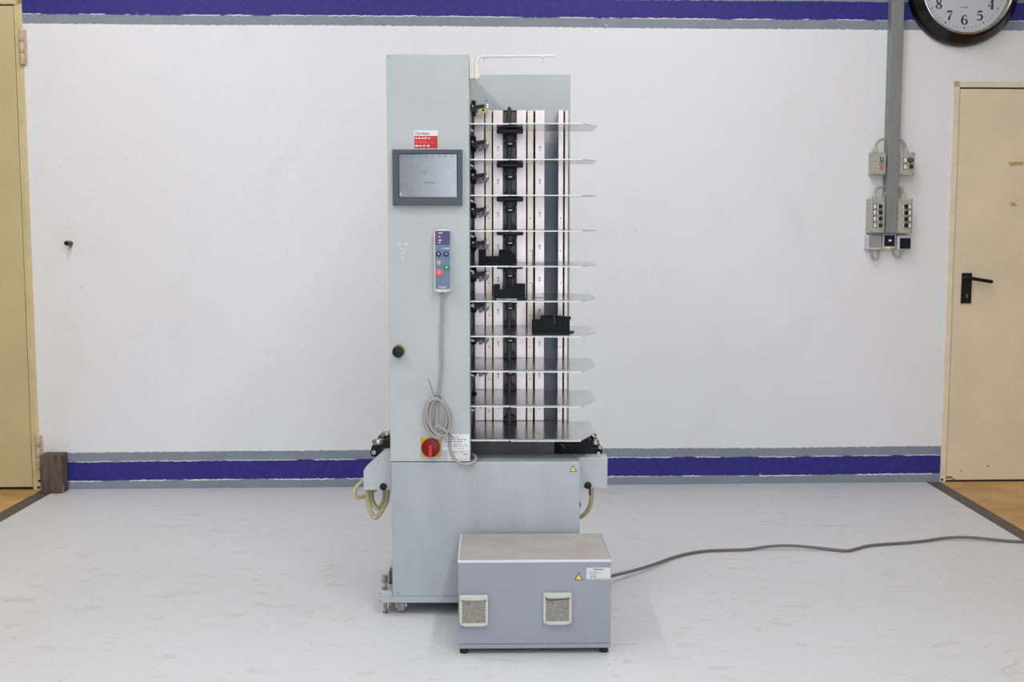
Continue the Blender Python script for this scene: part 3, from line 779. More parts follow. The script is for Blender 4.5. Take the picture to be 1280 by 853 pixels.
for i, z in enumerate(ZF):
    s = build('shelf', shelf_mesh(z), mach); shelves.append(s)
    s['label'] = 'polished sheet metal shelf with a cut front corner'
    mb = MB()   # folded front lip
    mb.box('shelf_lip', CX + .001, -0.0095, SF + .0088, SF + .0102, z - 0.0034, z - 0.0002)
    mb.box('shelf_lip', -0.0045, 0.2415, SF - .0012, SF + .0002, z - 0.0034, z - 0.0002)
    def tp(y): return z + (y - SF) / (SB - SF) * .006
    mb.prism('shelf_lip', [(SF + .0102, tp(SF + .0102) + .0004), (SF + .026, tp(SF + .026) + .0004), (SF + .026, tp(SF + .026) - .0002), (SF + .0102, tp(SF + .0102) - .0002)], 'x', CX + .001, -.006)
    mb.prism('shelf_lip', [(SF, tp(SF) + .0004), (SF + .026, tp(SF + .026) + .0004), (SF + .026, tp(SF + .026) - .0002), (SF, tp(SF) - .0002)], 'x', -.006, .2415)
    build('front_lip', mb, s)
    mb = MB(); y = 4.15
    xa, xb = P(620.8, 200, y).x, P(654, 200, y).x
    zb = z + 0.001
    mb.box('black', xa, xb, y, y + 0.05, zb - 0.0175, zb - 0.001, 0.004)
    build('bracket', mb, s)
    mb = MB(); y = RY - .07
    xa, xb = P(630, 200, y).x, P(645.6, 200, y).x; xm = (xa + xb) / 2
    mb.box('black', xa, xb, y + .01, y + .034, z - .036, z - .004, .003)
    mb.box('black', xa + .0065, xb - .0065, y, y + .034, z - .054, z - .03, .003)
    mb.box('rod', xm - .008, xm + .008, y - .001, y + .005, z - .036, z - .018)
    mb.box('chrome', xm - .006, xm + .006, y - .0012, y + .002, z - .0465, z - .0445)  # thin bright bar stands in for the white highlight on the black block
    for sx in (-1, 1): mb.cyl('claw', (xm + sx * .021, y + .008, z - .034), (0, -1, 0), .0035, .004, 10)
    build('slider_block', mb, s)
    mb = MB(); y = RY - .028
    za = z + .0075
    mb.prism('black', [(xa - .001, za), (xb + .001, za), (xb + .001, za + .010), (xm + .010, za + .022), (xm - .010, za + .022), (xa - .001, za + .010)], 'y', y, y + .03, .0)
    build('rear_foot', mb, s)
    if i in (4, 5): build('paper_stop', stop_wire(z), s)

# feed heads
def feed_head(z, first=False):
    y = 4.20
    mb = MB()
    X = lambda u: (u - 640) / FPX * y
    mb.prism('black', [(X(588.6), z - .012), (X(588.6), z + .008), (X(596), z + .004), (X(606), z + .008), (X(607), z - .010), (X(600), z - .018), (X(592), z - .020)], 'y', y, y + .03, .0015)
    mb.box('black_blue', CX - .002, X(595), y + .005, y + .06, z - .03, z + .022, .002)
    mb.cyl('chrome', (X(591.5), y - .001, z + .001), (0, -1, 0), .003, .003, 10)
    mb.cyl('claw', (X(597), y + .0005, z - .013), (0, -1, 0), .0028, .002, 10)
    arm = part('feed_arm', mb)
    mb = MB(); m = 'cream_old' if first else 'claw'
    mb.prism(m, [(X(597.8), z - .012), (X(602), z - .0075), (X(610.6), z - .004), (X(611.4), z - .013), (X(608.5), z - .024), (X(604), z - .024), (X(600), z - .032), (X(598.5), z - .028)], 'y', y - .006, y + .012, .001)
    mb.cyl('black', (X(604.5), y - .0055, z - .014), (0, -1, 0), .0045, .002, 12)
    build('claw', mb, arm, label='yellowed plastic claw' if first else None)
    mb = MB(); mb.cyl('chrome', (X(608.5), y - .008, z), (0, 1, 0), .0085, .014, 20, bev=.001); mb.cyl('ink', (X(608.5), y - .0083, z), (0, 1, 0), .003, .002, 12)
    build('roller', mb, arm)
    return arm
ZG = [P(609, v, 4.2).z for v in (133, 177.8, 219, 262, 303.5, 342.2, 381)] 
dz = (ZG[1] - ZG[6]) / 5
ZG = ZG + [ZG[6] - dz * k for k in (1, 2, 3)]
feed_head(ZG[0], True)
proto = feed_head(ZG[1])
kids = [o for o in COL.objects if o.parent == proto]
for z in ZG[2:]:
    c = proto.copy(); COL.objects.link(c); c.parent = mach; c.location = proto.location + Vector((0, 0, z - ZG[1]))
    for k in kids:
        d_ = k.copy(); COL.objects.link(d_); d_.parent = c
for i, z in enumerate(ZF[:-1]):
    mb = MB(); y = 4.0; zz = z - .019
    mb.tube('cream', [(CX - .004, y, zz), (CX + .004, y, zz + .001), (CX + .011, y + .005, zz - .003)], .0035, 8, 3)
    part('air_nozzle', mb)

# cabinet
mb = MB()
mb.box('paint_low', XL + .003, XR, F, 4.085, 0.071, ZC, 0.002)
mb.box('paint_low', XL + .003, XR, 4.085, BACK, 0.071, 0.50, 0.002)
p_ = P(497.6, 741.5, F); mb.cyl('ink', (p_.x, F + .0005, p_.z), (0, -1, 0), .0025, .001, 8)
mb.box('edge_light', CX + .002, XR - .001, F - .0003, F + .0012, ZC - .0012, ZC + .0003)
cab = part('lower_cabinet', mb)
# belt housing below the lowest shelf
mb = MB()
mb.box('interior', CX - .2, 0.155, 4.09, 4.325, 0.498, 0.612, .002)
for u in (609.5, 639, 667.5):
    x = P(u, 555, 4.09).x; r = .017
    mb.prism('groove', [(x - r, .612), (x + r, .612), (x + r * .8, .598), (x + r * .45, .591), (x - r * .45, .591), (x - r * .8, .598)], 'y', 4.0885, 4.0905)
x = P(634, 555, 4.08).x
mb.prism('groove', [(x, .612), (x + .045, .612), (x + .035, .600), (x + .032, .585), (x + .02, .597), (x + .004, .590)], 'y', 4.082, 4.09)
x = P(683, 555, 4.08).x; mb.box('groove', x - .003, x + .003, 4.085, 4.09, .590, .612)
part('belt_housing', mb)
# side feed mechanisms
def side_mech(pts, discs, bolt, extra, yb):
    mb = MB(); mb.prism('black_matt', [(P(u, v, yb).x, P(u, v, yb).z) for u, v in pts], 'y', yb, yb + .22, .002)
    for (u, v, r) in extra:
        p = P(u, v, yb); mb.cyl('rod', (p.x, yb + .001, p.z), (0, -1, 0), r, .012, 16, bev=.001); mb.cyl('black_matt', (p.x, yb - .012, p.z), (0, -1, 0), r * .5, .004, 12)
    m_ = part('feed_mechanism', mb)
    for (u, v, r, h, dy) in discs:
        p = P(u, v, yb + dy); mb = MB(); mb.cyl('chrome', (p.x, p.y, p.z - h), (0.0, 0, 1), r, h, 28, bev=h * .3)
        mb.cyl('black', (p.x, p.y, p.z - h - .014), (0, 0, 1), r * .55, .016, 14)
        build('thumb_screw', mb, m_)
    p = P(bolt[0], bolt[1], yb - .001); mb = MB(); mb.cyl('black', (p.x, yb + .002, p.z), (0, -1, 0), bolt[2] * 1.7, .012, 20, bev=.001); mb.cyl('chrome', (p.x, yb - .009, p.z), (0, -1, 0), bolt[2], .004, 16); mb.cyl('groove', (p.x, yb - .0125, p.z), (0, -1, 0), bolt[2] * .4, .001, 6)
    build('pivot_bolt', mb, m_)
side_mech([(465, 557.5), (470, 556), (481, 550), (492, 546), (492, 572), (474, 572), (464, 571), (463.5, 562)], [(472.5, 549, .0215, .020, .01), (483.5, 540, .022, .018, .06)], (467.6, 565.3, .0075), [(479, 563, .013)], 4.11)
side_mech([(694, 555), (700, 550), (722, 549), (737, 552), (741, 559), (750.5, 560), (753, 563), (753, 570), (694, 570)], [(744, 549.5, .0155, .020, .01), (741.5, 542, .013, .018, .05), (749.5, 557.5, .010, .012, .0)], (748, 566.5, .006), [(702, 560, .016), (700, 559, .010), (721, 563, .006)], 4.11)
# side guards
YG = 4.04
def gp(u, v): q_ = P(u, v, YG); return (q_.x, q_.z)
mb = MB()
mb.prism('paint', [gp(454.4, 588.5), gp(478.6, 565.2), gp(489.5, 565.2), gp(489.5, 613), gp(454.4, 613)], 'y', YG, 4.12, .0015)
lg = part('side_guard', mb)
mb = MB(); p = P(479.4, 608.3, YG); mb.cyl('black', (p.x, YG + .001, p.z), (0, -1, 0), .0128, .012, 24, bev=.003); build('knob', mb, lg)
mb = MB()
a = P(724, 572.2, YG); b_ = P(759.2, 611, YG)
mb.box('paint', XR + .0008, b_.x, YG, 4.11, b_.z, a.z, .002)
rg = part('side_guard', mb)
mb = MB(); p = P(734.8, 606.8, YG); mb.cyl('black', (p.x, YG + .001, p.z), (0, -1, 0), .0128, .012, 24, bev=.003); build('knob', mb, rg)
# bumpers
for (u, v, s) in ((487, 642, -1), (726, 631, 1)):
    p = P(u, v, 4.0); mb = MB(); x = XL + .003 if s < 0 else XR
    mb.cyl('rubber', (x - s * .001, 4.0, p.z), (s, 0, 0), .010, .008, 16, bev=.002); part('bumper', mb)
# hoses
YH = 4.14
def hose(pts, name='air_hose', r=.0088):
    mb = MB(); mb.tube('hose', [P(u, v, y) for u, v, y in pts], r, 10, 6); return part(name, mb)
hose([(468, 596, 4.16), (455, 601, 4.15), (446, 609, 4.14), (442.5, 616, 4.13), (445, 621.5, 4.13), (452, 621.5, 4.14), (460, 618, 4.15), (470, 612, 4.16)], r=.0075)
hose([(459, 606, 4.08), (459.3, 622, 4.08), (462, 636, 4.08), (466, 645, 4.08), (469.5, 647, 4.08), (474.5, 643, 4.09), (482, 630, 4.10), (484.5, 618, 4.10), (484.5, 604, 4.10)])
hose([(463.5, 606, 4.10), (463, 620, 4.10), (466, 630, 4.11), (471.5, 635.5, 4.11), (477, 631, 4.12), (480.5, 620, 4.12), (479.5, 606, 4.12)], r=.0075)
hose([(465, 606, 4.13), (465.5, 622, 4.13), (470, 633, 4.13), (477.5, 635, 4.13), (484, 625, 4.13), (485.8, 608, 4.13)], r=.0065)
hose([(739, 606, 4.08), (739.7, 622, 4.08), (737, 634, 4.09), (731, 643, 4.1), (723, 647, 4.12), (716, 645, 4.2)], r=.0082)
mb = MB(); p = P(737.6, 616, 4.075); mb.box('black_matt', p.x - .003, p.x + .001, 4.07, 4.09, p.z - .01, p.z + .014); part('hose_clip', mb)
# base frame, feet, casters
zf0, zf1 = 0.047, 0.0865
mb = MB()
xl, xr2 = -0.468, 0.281
mb.box('paint_low', xl, xr2, F + .002, F + .05, zf0, zf1, .002) if False else None
mb.box('paint_low', xl, XL + .002, F - .001, F + .06, zf0, zf1, .002)
mb.box('paint_low', XL + .002, XR, F - .001, F + .04, zf0, .0705, .001)
mb.box('paint_low', XR, xr2, F - .001, F + .06, zf0, zf1, .002)
mb.box('paint_low', xl + .004, XL + .002, F + .06, BACK, zf0, zf1 - .001, .001)
mb.box('paint_low', XR, xr2 - .004, F + .06, BACK, zf0, zf1 - .001, .001)
mb.box('paint_low', XL + .002, XR, F + .04, BACK, zf0 + .005, .0705)
for z in (zf0 + .006, zf1 - .006): mb.cyl('ink', (xl + .003, F - .0005, z), (0, -1, 0), .002, .001, 8)
base = part('base_frame', mb)
for sx, x in ((-1, (xl + XL) / 2 - .002), (1, (xr2 + XR) / 2 + .002)):
    for y in (F + .03, BACK - .06):
        mb = MB(); mb.cyl('chrome', (x - .003, y, .004), (0, 0, 1), .0065, .125, 12)
        mb.cyl('chrome', (x - .003, y, .112), (0, 0, 1), .0125, .026, 6); mb.cyl('chrome', (x - .003, y, 0.0), (0, 0, 1), .010, .006, 14)
        mb.cyl('chrome', (x - .003, y, .0865), (0, 0, 1), .011, .005, 6)
        build('levelling_screw', mb, base)
for x in (-0.395, 0.18):
    for y in (F + .045, BACK - .1):
        mb = MB()
        mb.cyl('caster', (x - .014, y, .0235), (1, 0, 0), .0235, .028, 24, bev=.003)
        mb.box('chrome', x - .019, x - .015, y - .012, y + .012, .018, .048); mb.box('chrome', x + .015, x + .019, y - .012, y + .012, .018, .048)
        mb.cyl('chrome', (x - .022, y, .0235), (1, 0, 0), .005, .044, 10)
        build('caster', mb, base)
mb = MB(); p = P(486, 712, 4.1); mb.box('interior', XL - .02, XL + .003, 4.03, 4.08, .0856, .13, .002); mb.box('ink', XL - .022, XL - .004, 4.022, 4.028, .0855, .089)
part('side_catch', mb)

# display
yD = F - .022
a = P(490.3, 187, yD); b_ = P(577.5, 256.5, yD)
mb = MB()
i0 = P(497.5, 191.8, yD); i1 = P(572.3, 247.2, yD)
mb.box('bezel', a.x, i0.x, yD, F - .0002, i1.z, i0.z); mb.box('bezel', i1.x, b_.x, yD, F - .0002, i1.z, i0.z)
mb.box('bezel', a.x, b_.x, yD, F - .0002, i0.z, a.z); mb.box('bezel', a.x, b_.x, yD, F - .0002, b_.z, i1.z)
mb.box('bezel', a.x - .001, b_.x + .001, yD + .0145, F - .0002, b_.z - .001, a.z + .001, .002)
disp = part('display', mb)
mb = MB(); mb.box('bezel_in', i0.x - .002, i1.x + .002, yD + .010, yD + .014, i1.z - .002, i0.z + .002)
s0 = P(498.8, 193, yD + .009); s1 = P(571, 246.5, yD + .009)
build('inner_bezel', mb, disp)
mb = MB(); mb.box('screen', s0.x, s1.x, yD + .008, yD + .0105, s1.z, s0.z)
scr = build('screen', mb, disp)
mb = MB()
yy = yD + .0078
for k in range(9): # faint marks along the top of the screen
    x = s0.x + .004 + k * .0215; mb.box('bezel', x, x + .004, yy - .0001, yy + .0003, s0.z - .010, s0.z - .006)
w = s1.x - s0.x
mb.box('keypad', s0.x + w * .43, s0.x + w * .47, yy - .0001, yy + .0003, s0.z - .064, s0.z - .058)
mb.box('keypad', s0.x + w * .43, s0.x + w * .62, yy - .0001, yy + .0003, s0.z - .097, s0.z - .093)
mb.box('white', s0.x + .002, s0.x + .006, yy - .0001, yy + .0003, s1.z + .006, s1.z + .014)
build('screen_mark', mb, scr)

# service sticker
yS = F - .0006
a = P(517.6, 163, F); b_ = P(547.3, 186, F); zm = P(530, 170, F).z
mb = MB(); mb.box('white', a.x, b_.x, yS, F, b_.z, a.z); mb.box('red', a.x + .0006, b_.x - .0006, yS - .0002, yS + .0002, b_.z + .001, zm)
st = part('service_sticker', mb)
w = b_.x - a.x
mb = MB(); text_mb(mb, 'darkred', 'Horizon', a.x + w * .05, yS - .0003, zm + .0042, .0135, 'LEFT', .0002, .0002, 1.05)
build('lettering', mb, st)
mb = MB(); dashes(mb, 'white', a.x + w * .05, a.x + w * .72, yS - .0003, zm - .010, .0052, 5, 3)
dashes(mb, 'bt_red', a.x + w * .05, a.x + w * .55, yS - .0003, zm - .0185, .003, 3, 4)
dashes(mb, 'bt_red', a.x + w * .05, a.x + w * .85, yS - .0003, zm - .0245, .003, 5, 5)
dashes(mb, 'white', a.x + w * .05, a.x + w * .70, yS - .0003, zm - .036, .0058, 4, 6)
build('small_print', mb, st)

# residue of an old sticker (ghost mark)
mb = MB()
def gx_(u, v): q_ = P(u, v, F); return q_.x, q_.z
for (u, v, r) in ((499.5, 305, .009), (507.5, 305, .009), (501, 311, .005), (506.5, 312, .005), (503.5, 316, .007), (503.5, 321, .006), (503.5, 325, .005)):
    x, z = gx_(u, v)
    mb.prism('ghost', [(x + r * math.cos(t), z + r * .8 * math.sin(t)) for t in [k * PI / 8 for k in range(16)]], 'y', F - .0004, F)
part('sticker_residue', mb)
# knob
mb = MB(); p = P(498.5, 438.8, F); mb.cyl('yellow_dirty', (p.x, F + .001, p.z), (0, -1, 0), .0215, .007, 32, bev=.002)
kn = part('emergency_stop', mb, label='black mushroom knob on a worn yellow collar')
mb = MB(); mb.cyl('black', (p.x, F - .005, p.z - .001), (0, -1, 0), .0125, .018, 24); mb.cyl('black', (p.x, F - .021, p.z - .001), (0, -1, 0), .0195, .012, 32, bev=.004)
build('mushroom_cap', mb, kn)
# main switch
a = P(526.2, 547, F); b_ = P(551, 570.8, F)
mb = MB(); mb.box('yellow', a.x, b_.x, F - .006, F + .0002, b_.z, a.z, .002)
for (sx, sz) in ((a.x + .004, a.z - .004), (b_.x - .004, b_.z + .004)): mb.cyl('ink', (sx, F - .0058, sz), (0, -1, 0), .002, .001, 8)
ms = part('main_switch', mb)
p = P(538.2, 560.5, F - .02); mb = MB(); mb.cyl('redswitch', (p.x, F - .006, p.z), (0, -1, 0), .0325, .016, 40, bev=.003); build('dial', mb, ms)
mb = MB(); mb.box('redhandle', p.x - .0065, p.x + .0065, F - .036, F - .0215, p.z - .031, p.z + .013, .003); build('handle', mb, ms)
# rating plates
for (u0, v0, u1, v1, k) in ((552.5, 543, 588, 562.8, 0), (559.5, 562.6, 588, 576.8, 1)):
    a = P(u0, v0, F); b_ = P(u1, v1, F); xx = min(b_.x, CX - .002)
    yl = F - .0005 - .0001 * k
    mb = MB(); mb.box('white' if k == 0 else 'white2', a.x, xx, yl, F, b_.z, a.z)
    lb = part('rating_plate', mb); mb = MB(); w = xx - a.x; h = a.z - b_.z
    if k == 0:
        for j, (s, e, n, m_) in enumerate(((.4, .62, 2, 'ink'), (.1, .9, 7, 'ink'), (.1, .75, 6, 'ink'), (.45, .7, 2, 'ink_lt'), (.05, .95, 8, 'ink_lt'), (.55, .8, 3, 'ink_lt'))):
            dashes(mb, m_, a.x + w * s, a.x + w * e, yl, a.z - h * (.22 + j * .14), h * .055, n, 10 + j)
        mb.box('ink', a.x + w * .48, a.x + w * .488, yl - .0003, yl, b_.z + h * .04, a.z - h * .6); mb.box('ink_lt', a.x + w * .05, a.x + w * .95, yl - .0003, yl, a.z - h * .64, a.z - h * .63)
    else:
        for j, (s, e, n) in enumerate(((.08, .8, 5), (.08, .4, 3), (.08, .35, 2), (.06, .9, 8))):
            dashes(mb, 'ink_lt' if j else 'ink', a.x + w * s, a.x + w * e, yl, a.z - h * (.2 + j * .16 + (.18 if j == 3 else 0)), h * .05, n, 20 + j)
        dashes(mb, 'ink', a.x + w * .72, a.x + w * .88, yl, a.z - h * .45, h * .12, 2, 31)
    build('small_print', mb, lb)
def hazard(parent, u, v, Y, s):
    """yellow warning triangle with black rim and bolt"""
    p = P(u, v, Y); x, z = p.x, p.z; y = Y - .0004
    mb = MB(); mb.prism('black_matt', [(x - s, z - s * .8), (x + s, z - s * .8), (x, z + s * .95)], 'y', y, Y)
    mb.prism('hazard', [(x - s * .72, z - s * .64), (x + s * .72, z - s * .64), (x, z + s * .62)], 'y', y - .0002, y)
    mb.prism('black_matt', [(x + s * .08, z + s * .3), (x - s * .14, z - s * .15), (x, z - s * .12), (x - s * .04, z - s * .55), (x + s * .16, z - s * .02), (x + s * .02, z - s * .04)], 'y', y - .0004, y - .0001)
    return build('warning_triangle', mb, parent)
hazard(cab, 716.4, 586.3, F, .0135)

# light barrier with arm on top
mb = MB(); y = 3.965
a = P(586, 75, y); b_ = P(592.4, 98.5, y)
mb.box('cream', CX + .0005, P(592.6, 80, y).x, y, y + .05, b_.z, a.z, .002)
c_ = P(593.6, 79.5, y); d_ = P(598, 95, y)
mb.box('cream', c_.x, d_.x, y, y + .02, d_.z, c_.z, .002)
cp = P(596, 95.2, y); mb.cyl('cream', (cp.x, y + .012, cp.z), (0, -1, 0), .0105, .018, 20, bev=.002)
sen = part('paper_sensor', mb)
mb = MB(); y2 = y + .01
pts = [P(595.5, 82, y2), P(597.2, 76, y2), P(599.6, 72.2, y2), P(603.5, 70.6, y2), P(640, 70.3, y2), P(692.2, 69.8, y2)]
mb.tube('edge_light', pts, .0048, 10, 4); build('arm', mb, sen)
for u in (604.8, 678.5):
    p = P(u, 71.5, y2); q = P(u, 79.5, y2); mb = MB(); mb.cyl('chrome', p, (0, 0, -1), .0014, p.z - q.z, 6); mb.cyl('edge_light', (p.x - .004, p.y, p.z + .001), (1, 0, 0), .006, .008, 10); build('pin', mb, sen)
mb = MB(); mb.tube('cream_old', [P(587.6, 99, 4.21), P(588.6, 108, 4.21), P(588, 120, 4.21), P(587.6, 128, 4.22)], .0016, 6, 4); part('sensor_wire', mb)

# ------------------------------------------------------------------ black guides lying on shelves
def guide(prof, y0, z0, depth, label, slot=None):
    """prof in pixels relative to the lower left, real size from depth y0"""
    k = y0 / FPX
    mb = MB(); pts = [(P(u, 300, y0).x, z0 + dv * k) for u, dv in prof]
    mb.prism('black_blue', pts, 'y', y0, y0 + depth, .0008)
    x0 = min(p[0] for p in pts); x1 = max(p[0] for p in pts)
    mb.box('black', x0 + .002, x1 + .004, y0 - .006, y0 + depth + .012, z0, z0 + .003, .0008)
    return mb, x0, x1
G_ = 'black plastic paper guides on the shelves'
def zs(i, y): return ZF[i] + (y - SF) / (SB - SF) * .006 + .0006
y = 4.11; z0 = zs(4, y)
mb, x0, x1 = guide([(598, 0), (598, 17.5), (606.5, 17.5), (606.5, 9.5), (623.5, 9.5), (623.5, 17.8), (638, 17.5), (640, 14), (645, 13), (645, 0)], y, z0, .05, '')
build('paper_guide', mb, org=((x0 + x1) / 2, y, z0), label='black U-shaped plastic paper guide on the fifth shelf from the top, nearest the column', cat='paper guide', group=G_)
y = 4.035; z0 = zs(5, y)
mb, x0, x1 = guide([(617, 0), (617, 18.5), (624.6, 18.5), (624.6, 11.5), (630, 11.5), (636, 14.5), (642, 14.5), (642, 19.2), (656.6, 19.2), (656.6, 0)], y, z0, .05, '')
mb.box('chrome', x0 + .01, x1 - .03, y - .0068, y - .0055, z0 + .0005, z0 + .002)
build('paper_guide', mb, org=((x0 + x1) / 2, y, z0), label='black notched plastic paper guide on the sixth shelf from the top', cat='paper guide', group=G_)
y = 4.06; z0 = zs(6, y)
mb, x0, x1 = guide([(665.3, 0), (665.3, 16), (676, 16), (676, 21), (692.3, 21), (692.3, 9), (696.2, 9), (696.2, 20.5), (714.2, 19.6), (714.2, 17), (712.8, 17), (712.8, 0)], y, z0, .05, '')
xk = P(714, 300, y).x; mb.box('black', xk - .01, xk + .014, y + .02, y + .05, z0 + .0005, z0 + .004, .001)
xa, xb = P(680.5, 300, y).x, P(691.5, 300, y).x; mb.box('black_matt', xa, xb, y - .0008, y + .001, z0 + .026, z0 + .054)
build('paper_guide', mb, org=((x0 + x1) / 2, y, z0), label='wide black plastic paper guide with an open slot on the seventh shelf from the top', cat='paper guide', group=G_)

# ------------------------------------------------------------------ hand terminal with coiled cable
yT = F - .032
p0 = P(542.2, 286.5, yT); p1 = P(563.8, 366, yT)
ht = thing('remote_control', ((p0.x + p1.x) / 2, F, p1.z), 'slim grey handheld remote with coloured buttons and coiled cable, hanging on the column front', 'remote control')
w = p1.x - p0.x; xm = (p0.x + p1.x) / 2
def shell_pts(inset=0.0):
    x0, x1, zt_, zb_ = p0.x + inset, p1.x - inset, p0.z - inset, p1.z + inset
    pts = []
    for k in range(9): t = k / 8; pts.append((x0 + (x1 - x0) * t, zb_ + .007 - .007 * math.sin(PI * t) ** .6 if 0 < t < 1 else zb_ + .007))
    for k in range(9): t = 1 - k / 8; pts.append((x0 + (x1 - x0) * t, zt_ - .007 + (.007 * math.sin(PI * t) ** .6 if 0 < t < 1 else 0)))
    return pts
mb = MB(); mb.prism('handset', shell_pts(), 'y', yT, F - .003, .0022); mb.box('handset', xm - .012, xm + .012, F - .004, F, p1.z + .05, p1.z + .15)
shell = build('shell', mb, ht)
ka = P(543.8, 288.8, yT); kb = P(563, 361.5, yT); zk = P(550, 306.5, yT).z
mb = MB(); mb.box('keypad', ka.x, kb.x, yT - .0008, yT + .001, kb.z, zk); mb.box('keypad_purple', ka.x, kb.x, yT - .0008, yT + .001, zk, ka.z)
mb.box('keypad_red', ka.x + .002, ka.x + .008, yT - .0011, yT, zk + .004, ka.z - .004)
kp = build('keypad', mb, shell) if False else build('keypad', mb, ht)
mb = MB()
for (u, v, m_, n) in ((549, 291.5, 'white', 1), (551.5, 291.5, 'white', 1), (549, 296, 'white', 1), (549, 300.5, 'white', 2), (549, 303.5, 'white', 1)):
    q_ = P(u, v, yT); mb.box('white', q_.x - .002, q_.x + .004 * n, yT - .0012, yT - .0006, q_.z - .0015, q_.z + .0018)
q_ = P(551, 311, yT); q2 = P(561.5, 310.4, yT); mb.prism('white', [(q_.x, q_.z), (q2.x, q2.z - .0018), (q2.x, q2.z + .0018)], 'y', yT - .0012, yT - .0006)
text_mb(mb, 'white', 'Horizon', P(553.3, 360, yT).x, yT - .0011, P(553, 359.8, yT).z, .0075, 'CENTER', .0002, .0002, 1.05)
build('lettering', mb, kp)
for (u, v, m_, r, lb) in ((548.3, 317.5, 'navy', .0098, 'navy left button'), (557.8, 317.5, 'navy', .0098, 'navy right button'), (548.6, 328.8, 'bt_grey', .0085, 'grey button'), (558.2, 334.4, 'bt_green', .0108, 'green button'), (548.6, 341, 'bt_red', .0118, 'red button')):
    q_ = P(u, v, yT); mb = MB(); mb.cyl(m_, (q_.x, yT - .0006, q_.z), (0, -1, 0), r, .004, 24, bev=.0012)
    yb = yT - .0047
    if 'navy' in m_:
        s_ = -1 if u < 552 else 1
        mb.prism('white', [(q_.x + s_ * .0035, q_.z), (q_.x - s_ * .002, q_.z + .004), (q_.x - s_ * .0005, q_.z), (q_.x - s_ * .002, q_.z - .004)], 'y', yb - .0003, yb)
    elif m_ == 'bt_green':
        mb.prism('white', [(q_.x, q_.z - .004), (q_.x + .004, q_.z + .003), (q_.x, q_.z + .001), (q_.x - .004, q_.z + .003)], 'y', yb - .0003, yb)
    else:
        mb.tube('white', [(q_.x + .004 * math.cos(t), yb, q_.z + .004 * math.sin(t)) for t in [k * PI / 8 for k in range(17)]], .0005, 5, 1)
    build('button', mb, ht, label=lb)
mb = MB(); q_ = P(553.3, 366.5, yT + .012); mb.cyl('black', (q_.x, yT + .012, q_.z + .003), (0, 0, -1), .0038, .011, 12); build('strain_relief', mb, ht)
# cable
mb = MB()
pts = [P(553.2, 367, F - .02), P(553.0, 395, F - .014), P(551.5, 430, F - .012), P(551.8, 455, F - .012), P(549.8, 480, F - .012), P(547.6, 497, F - .014), P(545.6, 525, F - .026), P(545, 543, F - .028)]
cen = (546, 522)
def lp(a, rx, rz, cx0=0, cz0=0, rot=0.0, d=0.0):
    x = rx * 1.12 * math.sin(a); y = -rz * math.cos(a)
    c0, s0 = math.cos(rot), math.sin(rot)
    return P(cen[0] + cx0 + x * c0 - y * s0, cen[1] + cz0 + x * s0 + y * c0, F - .012 - d)
rng = random.Random(3)
loops = [(13.5, 25, .5, 2, -.22, .016), (15, 24, 0, 0, -.05, .008), (11.5, 23, 2.5, 1, -.30, .02), (14, 25.5, .5, 0, -.12, .002), (9.5, 22, 2, -1, .02, .012)]
pp = pts[:]
for li, (rx, rz, ox, oz, rot, dd) in enumerate(loops):
    st0 = PI if li == 0 else 0
    nn = 12
    for k in range(nn):
        t = k / nn
        if li + 1 < len(loops):
            nx = loops[li + 1]
            rx_i = rx + (nx[0] - rx) * t; rz_i = rz + (nx[1] - rz) * t; ox_i = ox + (nx[2] - ox) * t; oz_i = oz + (nx[3] - oz) * t; rot_i = rot + (nx[4] - rot) * t; dd_i = dd + (nx[5] - dd) * t
        else: rx_i, rz_i, ox_i, oz_i, rot_i, dd_i = rx, rz, ox, oz, rot, dd
        pp.append(lp(PI + 2 * PI * t, rx_i, rz_i, ox_i, oz_i, rot_i, dd_i))
pp += [P(549, 545, F - .02), P(544, 538, F - .026), P(547, 533, F - .03), P(555, 537.5, F - .032), P(560.5, 543, F - .03), P(562, 549, F - .022), P(562, 558, F - .014), P(565, 569, F - .012), P(571, 577, F - .013), P(580, 581, F - .014), P(589, 580, F - .012), P(594.3, 575.5, F + .0), P(594.5, 571, F + .03), P(591, 568.5, F + .06), P(587.5, 568.5, F + .07)]
mb.tube('cable', pp, .005, 9, 5)
build('cable', mb, ht)
mb = MB()
q_ = [P(535.2, 473.5, F - .03), P(538, 481, F - .03), P(541, 490, F - .028), P(543.5, 495.5, F - .03)]
mb.tube('black', q_, .0011, 6, 4)
q_ = [P(543, 495.5, F - .03), P(547, 495, F - .034), P(551, 498, F - .03), P(549, 503, F - .024)]
mb.tube('black', q_, .0014, 6, 4)
q_ = [P(559.5, 540.5, F - .034), P(562, 543, F - .036), P(566.5, 547.5, F - .03)]
mb.tube('black', q_, .0014, 6, 4)
build('cable_tie', mb, ht)

# ------------------------------------------------------------------ power box in front
YB = 3.561
bx0, bx1, bz0, bz1, bd = -0.1715, 0.3165, 0.019, 0.309, 0.322
yaw = R(1.1)
pb = thing('pump_box', (0.0725, YB, 0.0), 'low grey metal box with perforated top and two felt vents before the machine', 'equipment box', yaw=yaw)
def bpart(name, mb, parent=None, label=None): return build(name, mb, parent or pb, label=label)
mb = MB()
mb.box('paint_box', bx0, bx1, YB, YB + bd, .034, bz1 - .006, .0015)
body = bpart('body', mb)
mb = MB(); mb.box('paint_box', bx0 + .001, bx1 + .0005, YB - .0005, YB + bd, bz0, .0325, .001); mb.box('interior', bx0 + .003, bx1 - .003, YB + .001, YB + bd - .003, .032, .0345); bpart('bottom_rim', mb)
mb = MB()
mb.box('edge_light', bx0 - .001, bx1 + .001, YB - .0015, YB + .0015, bz1 - .008, bz1, .0008)
mb.box('edge_light', bx0 - .001, bx0 + .003, YB, YB + bd, bz1 - .008, bz1, .0008)
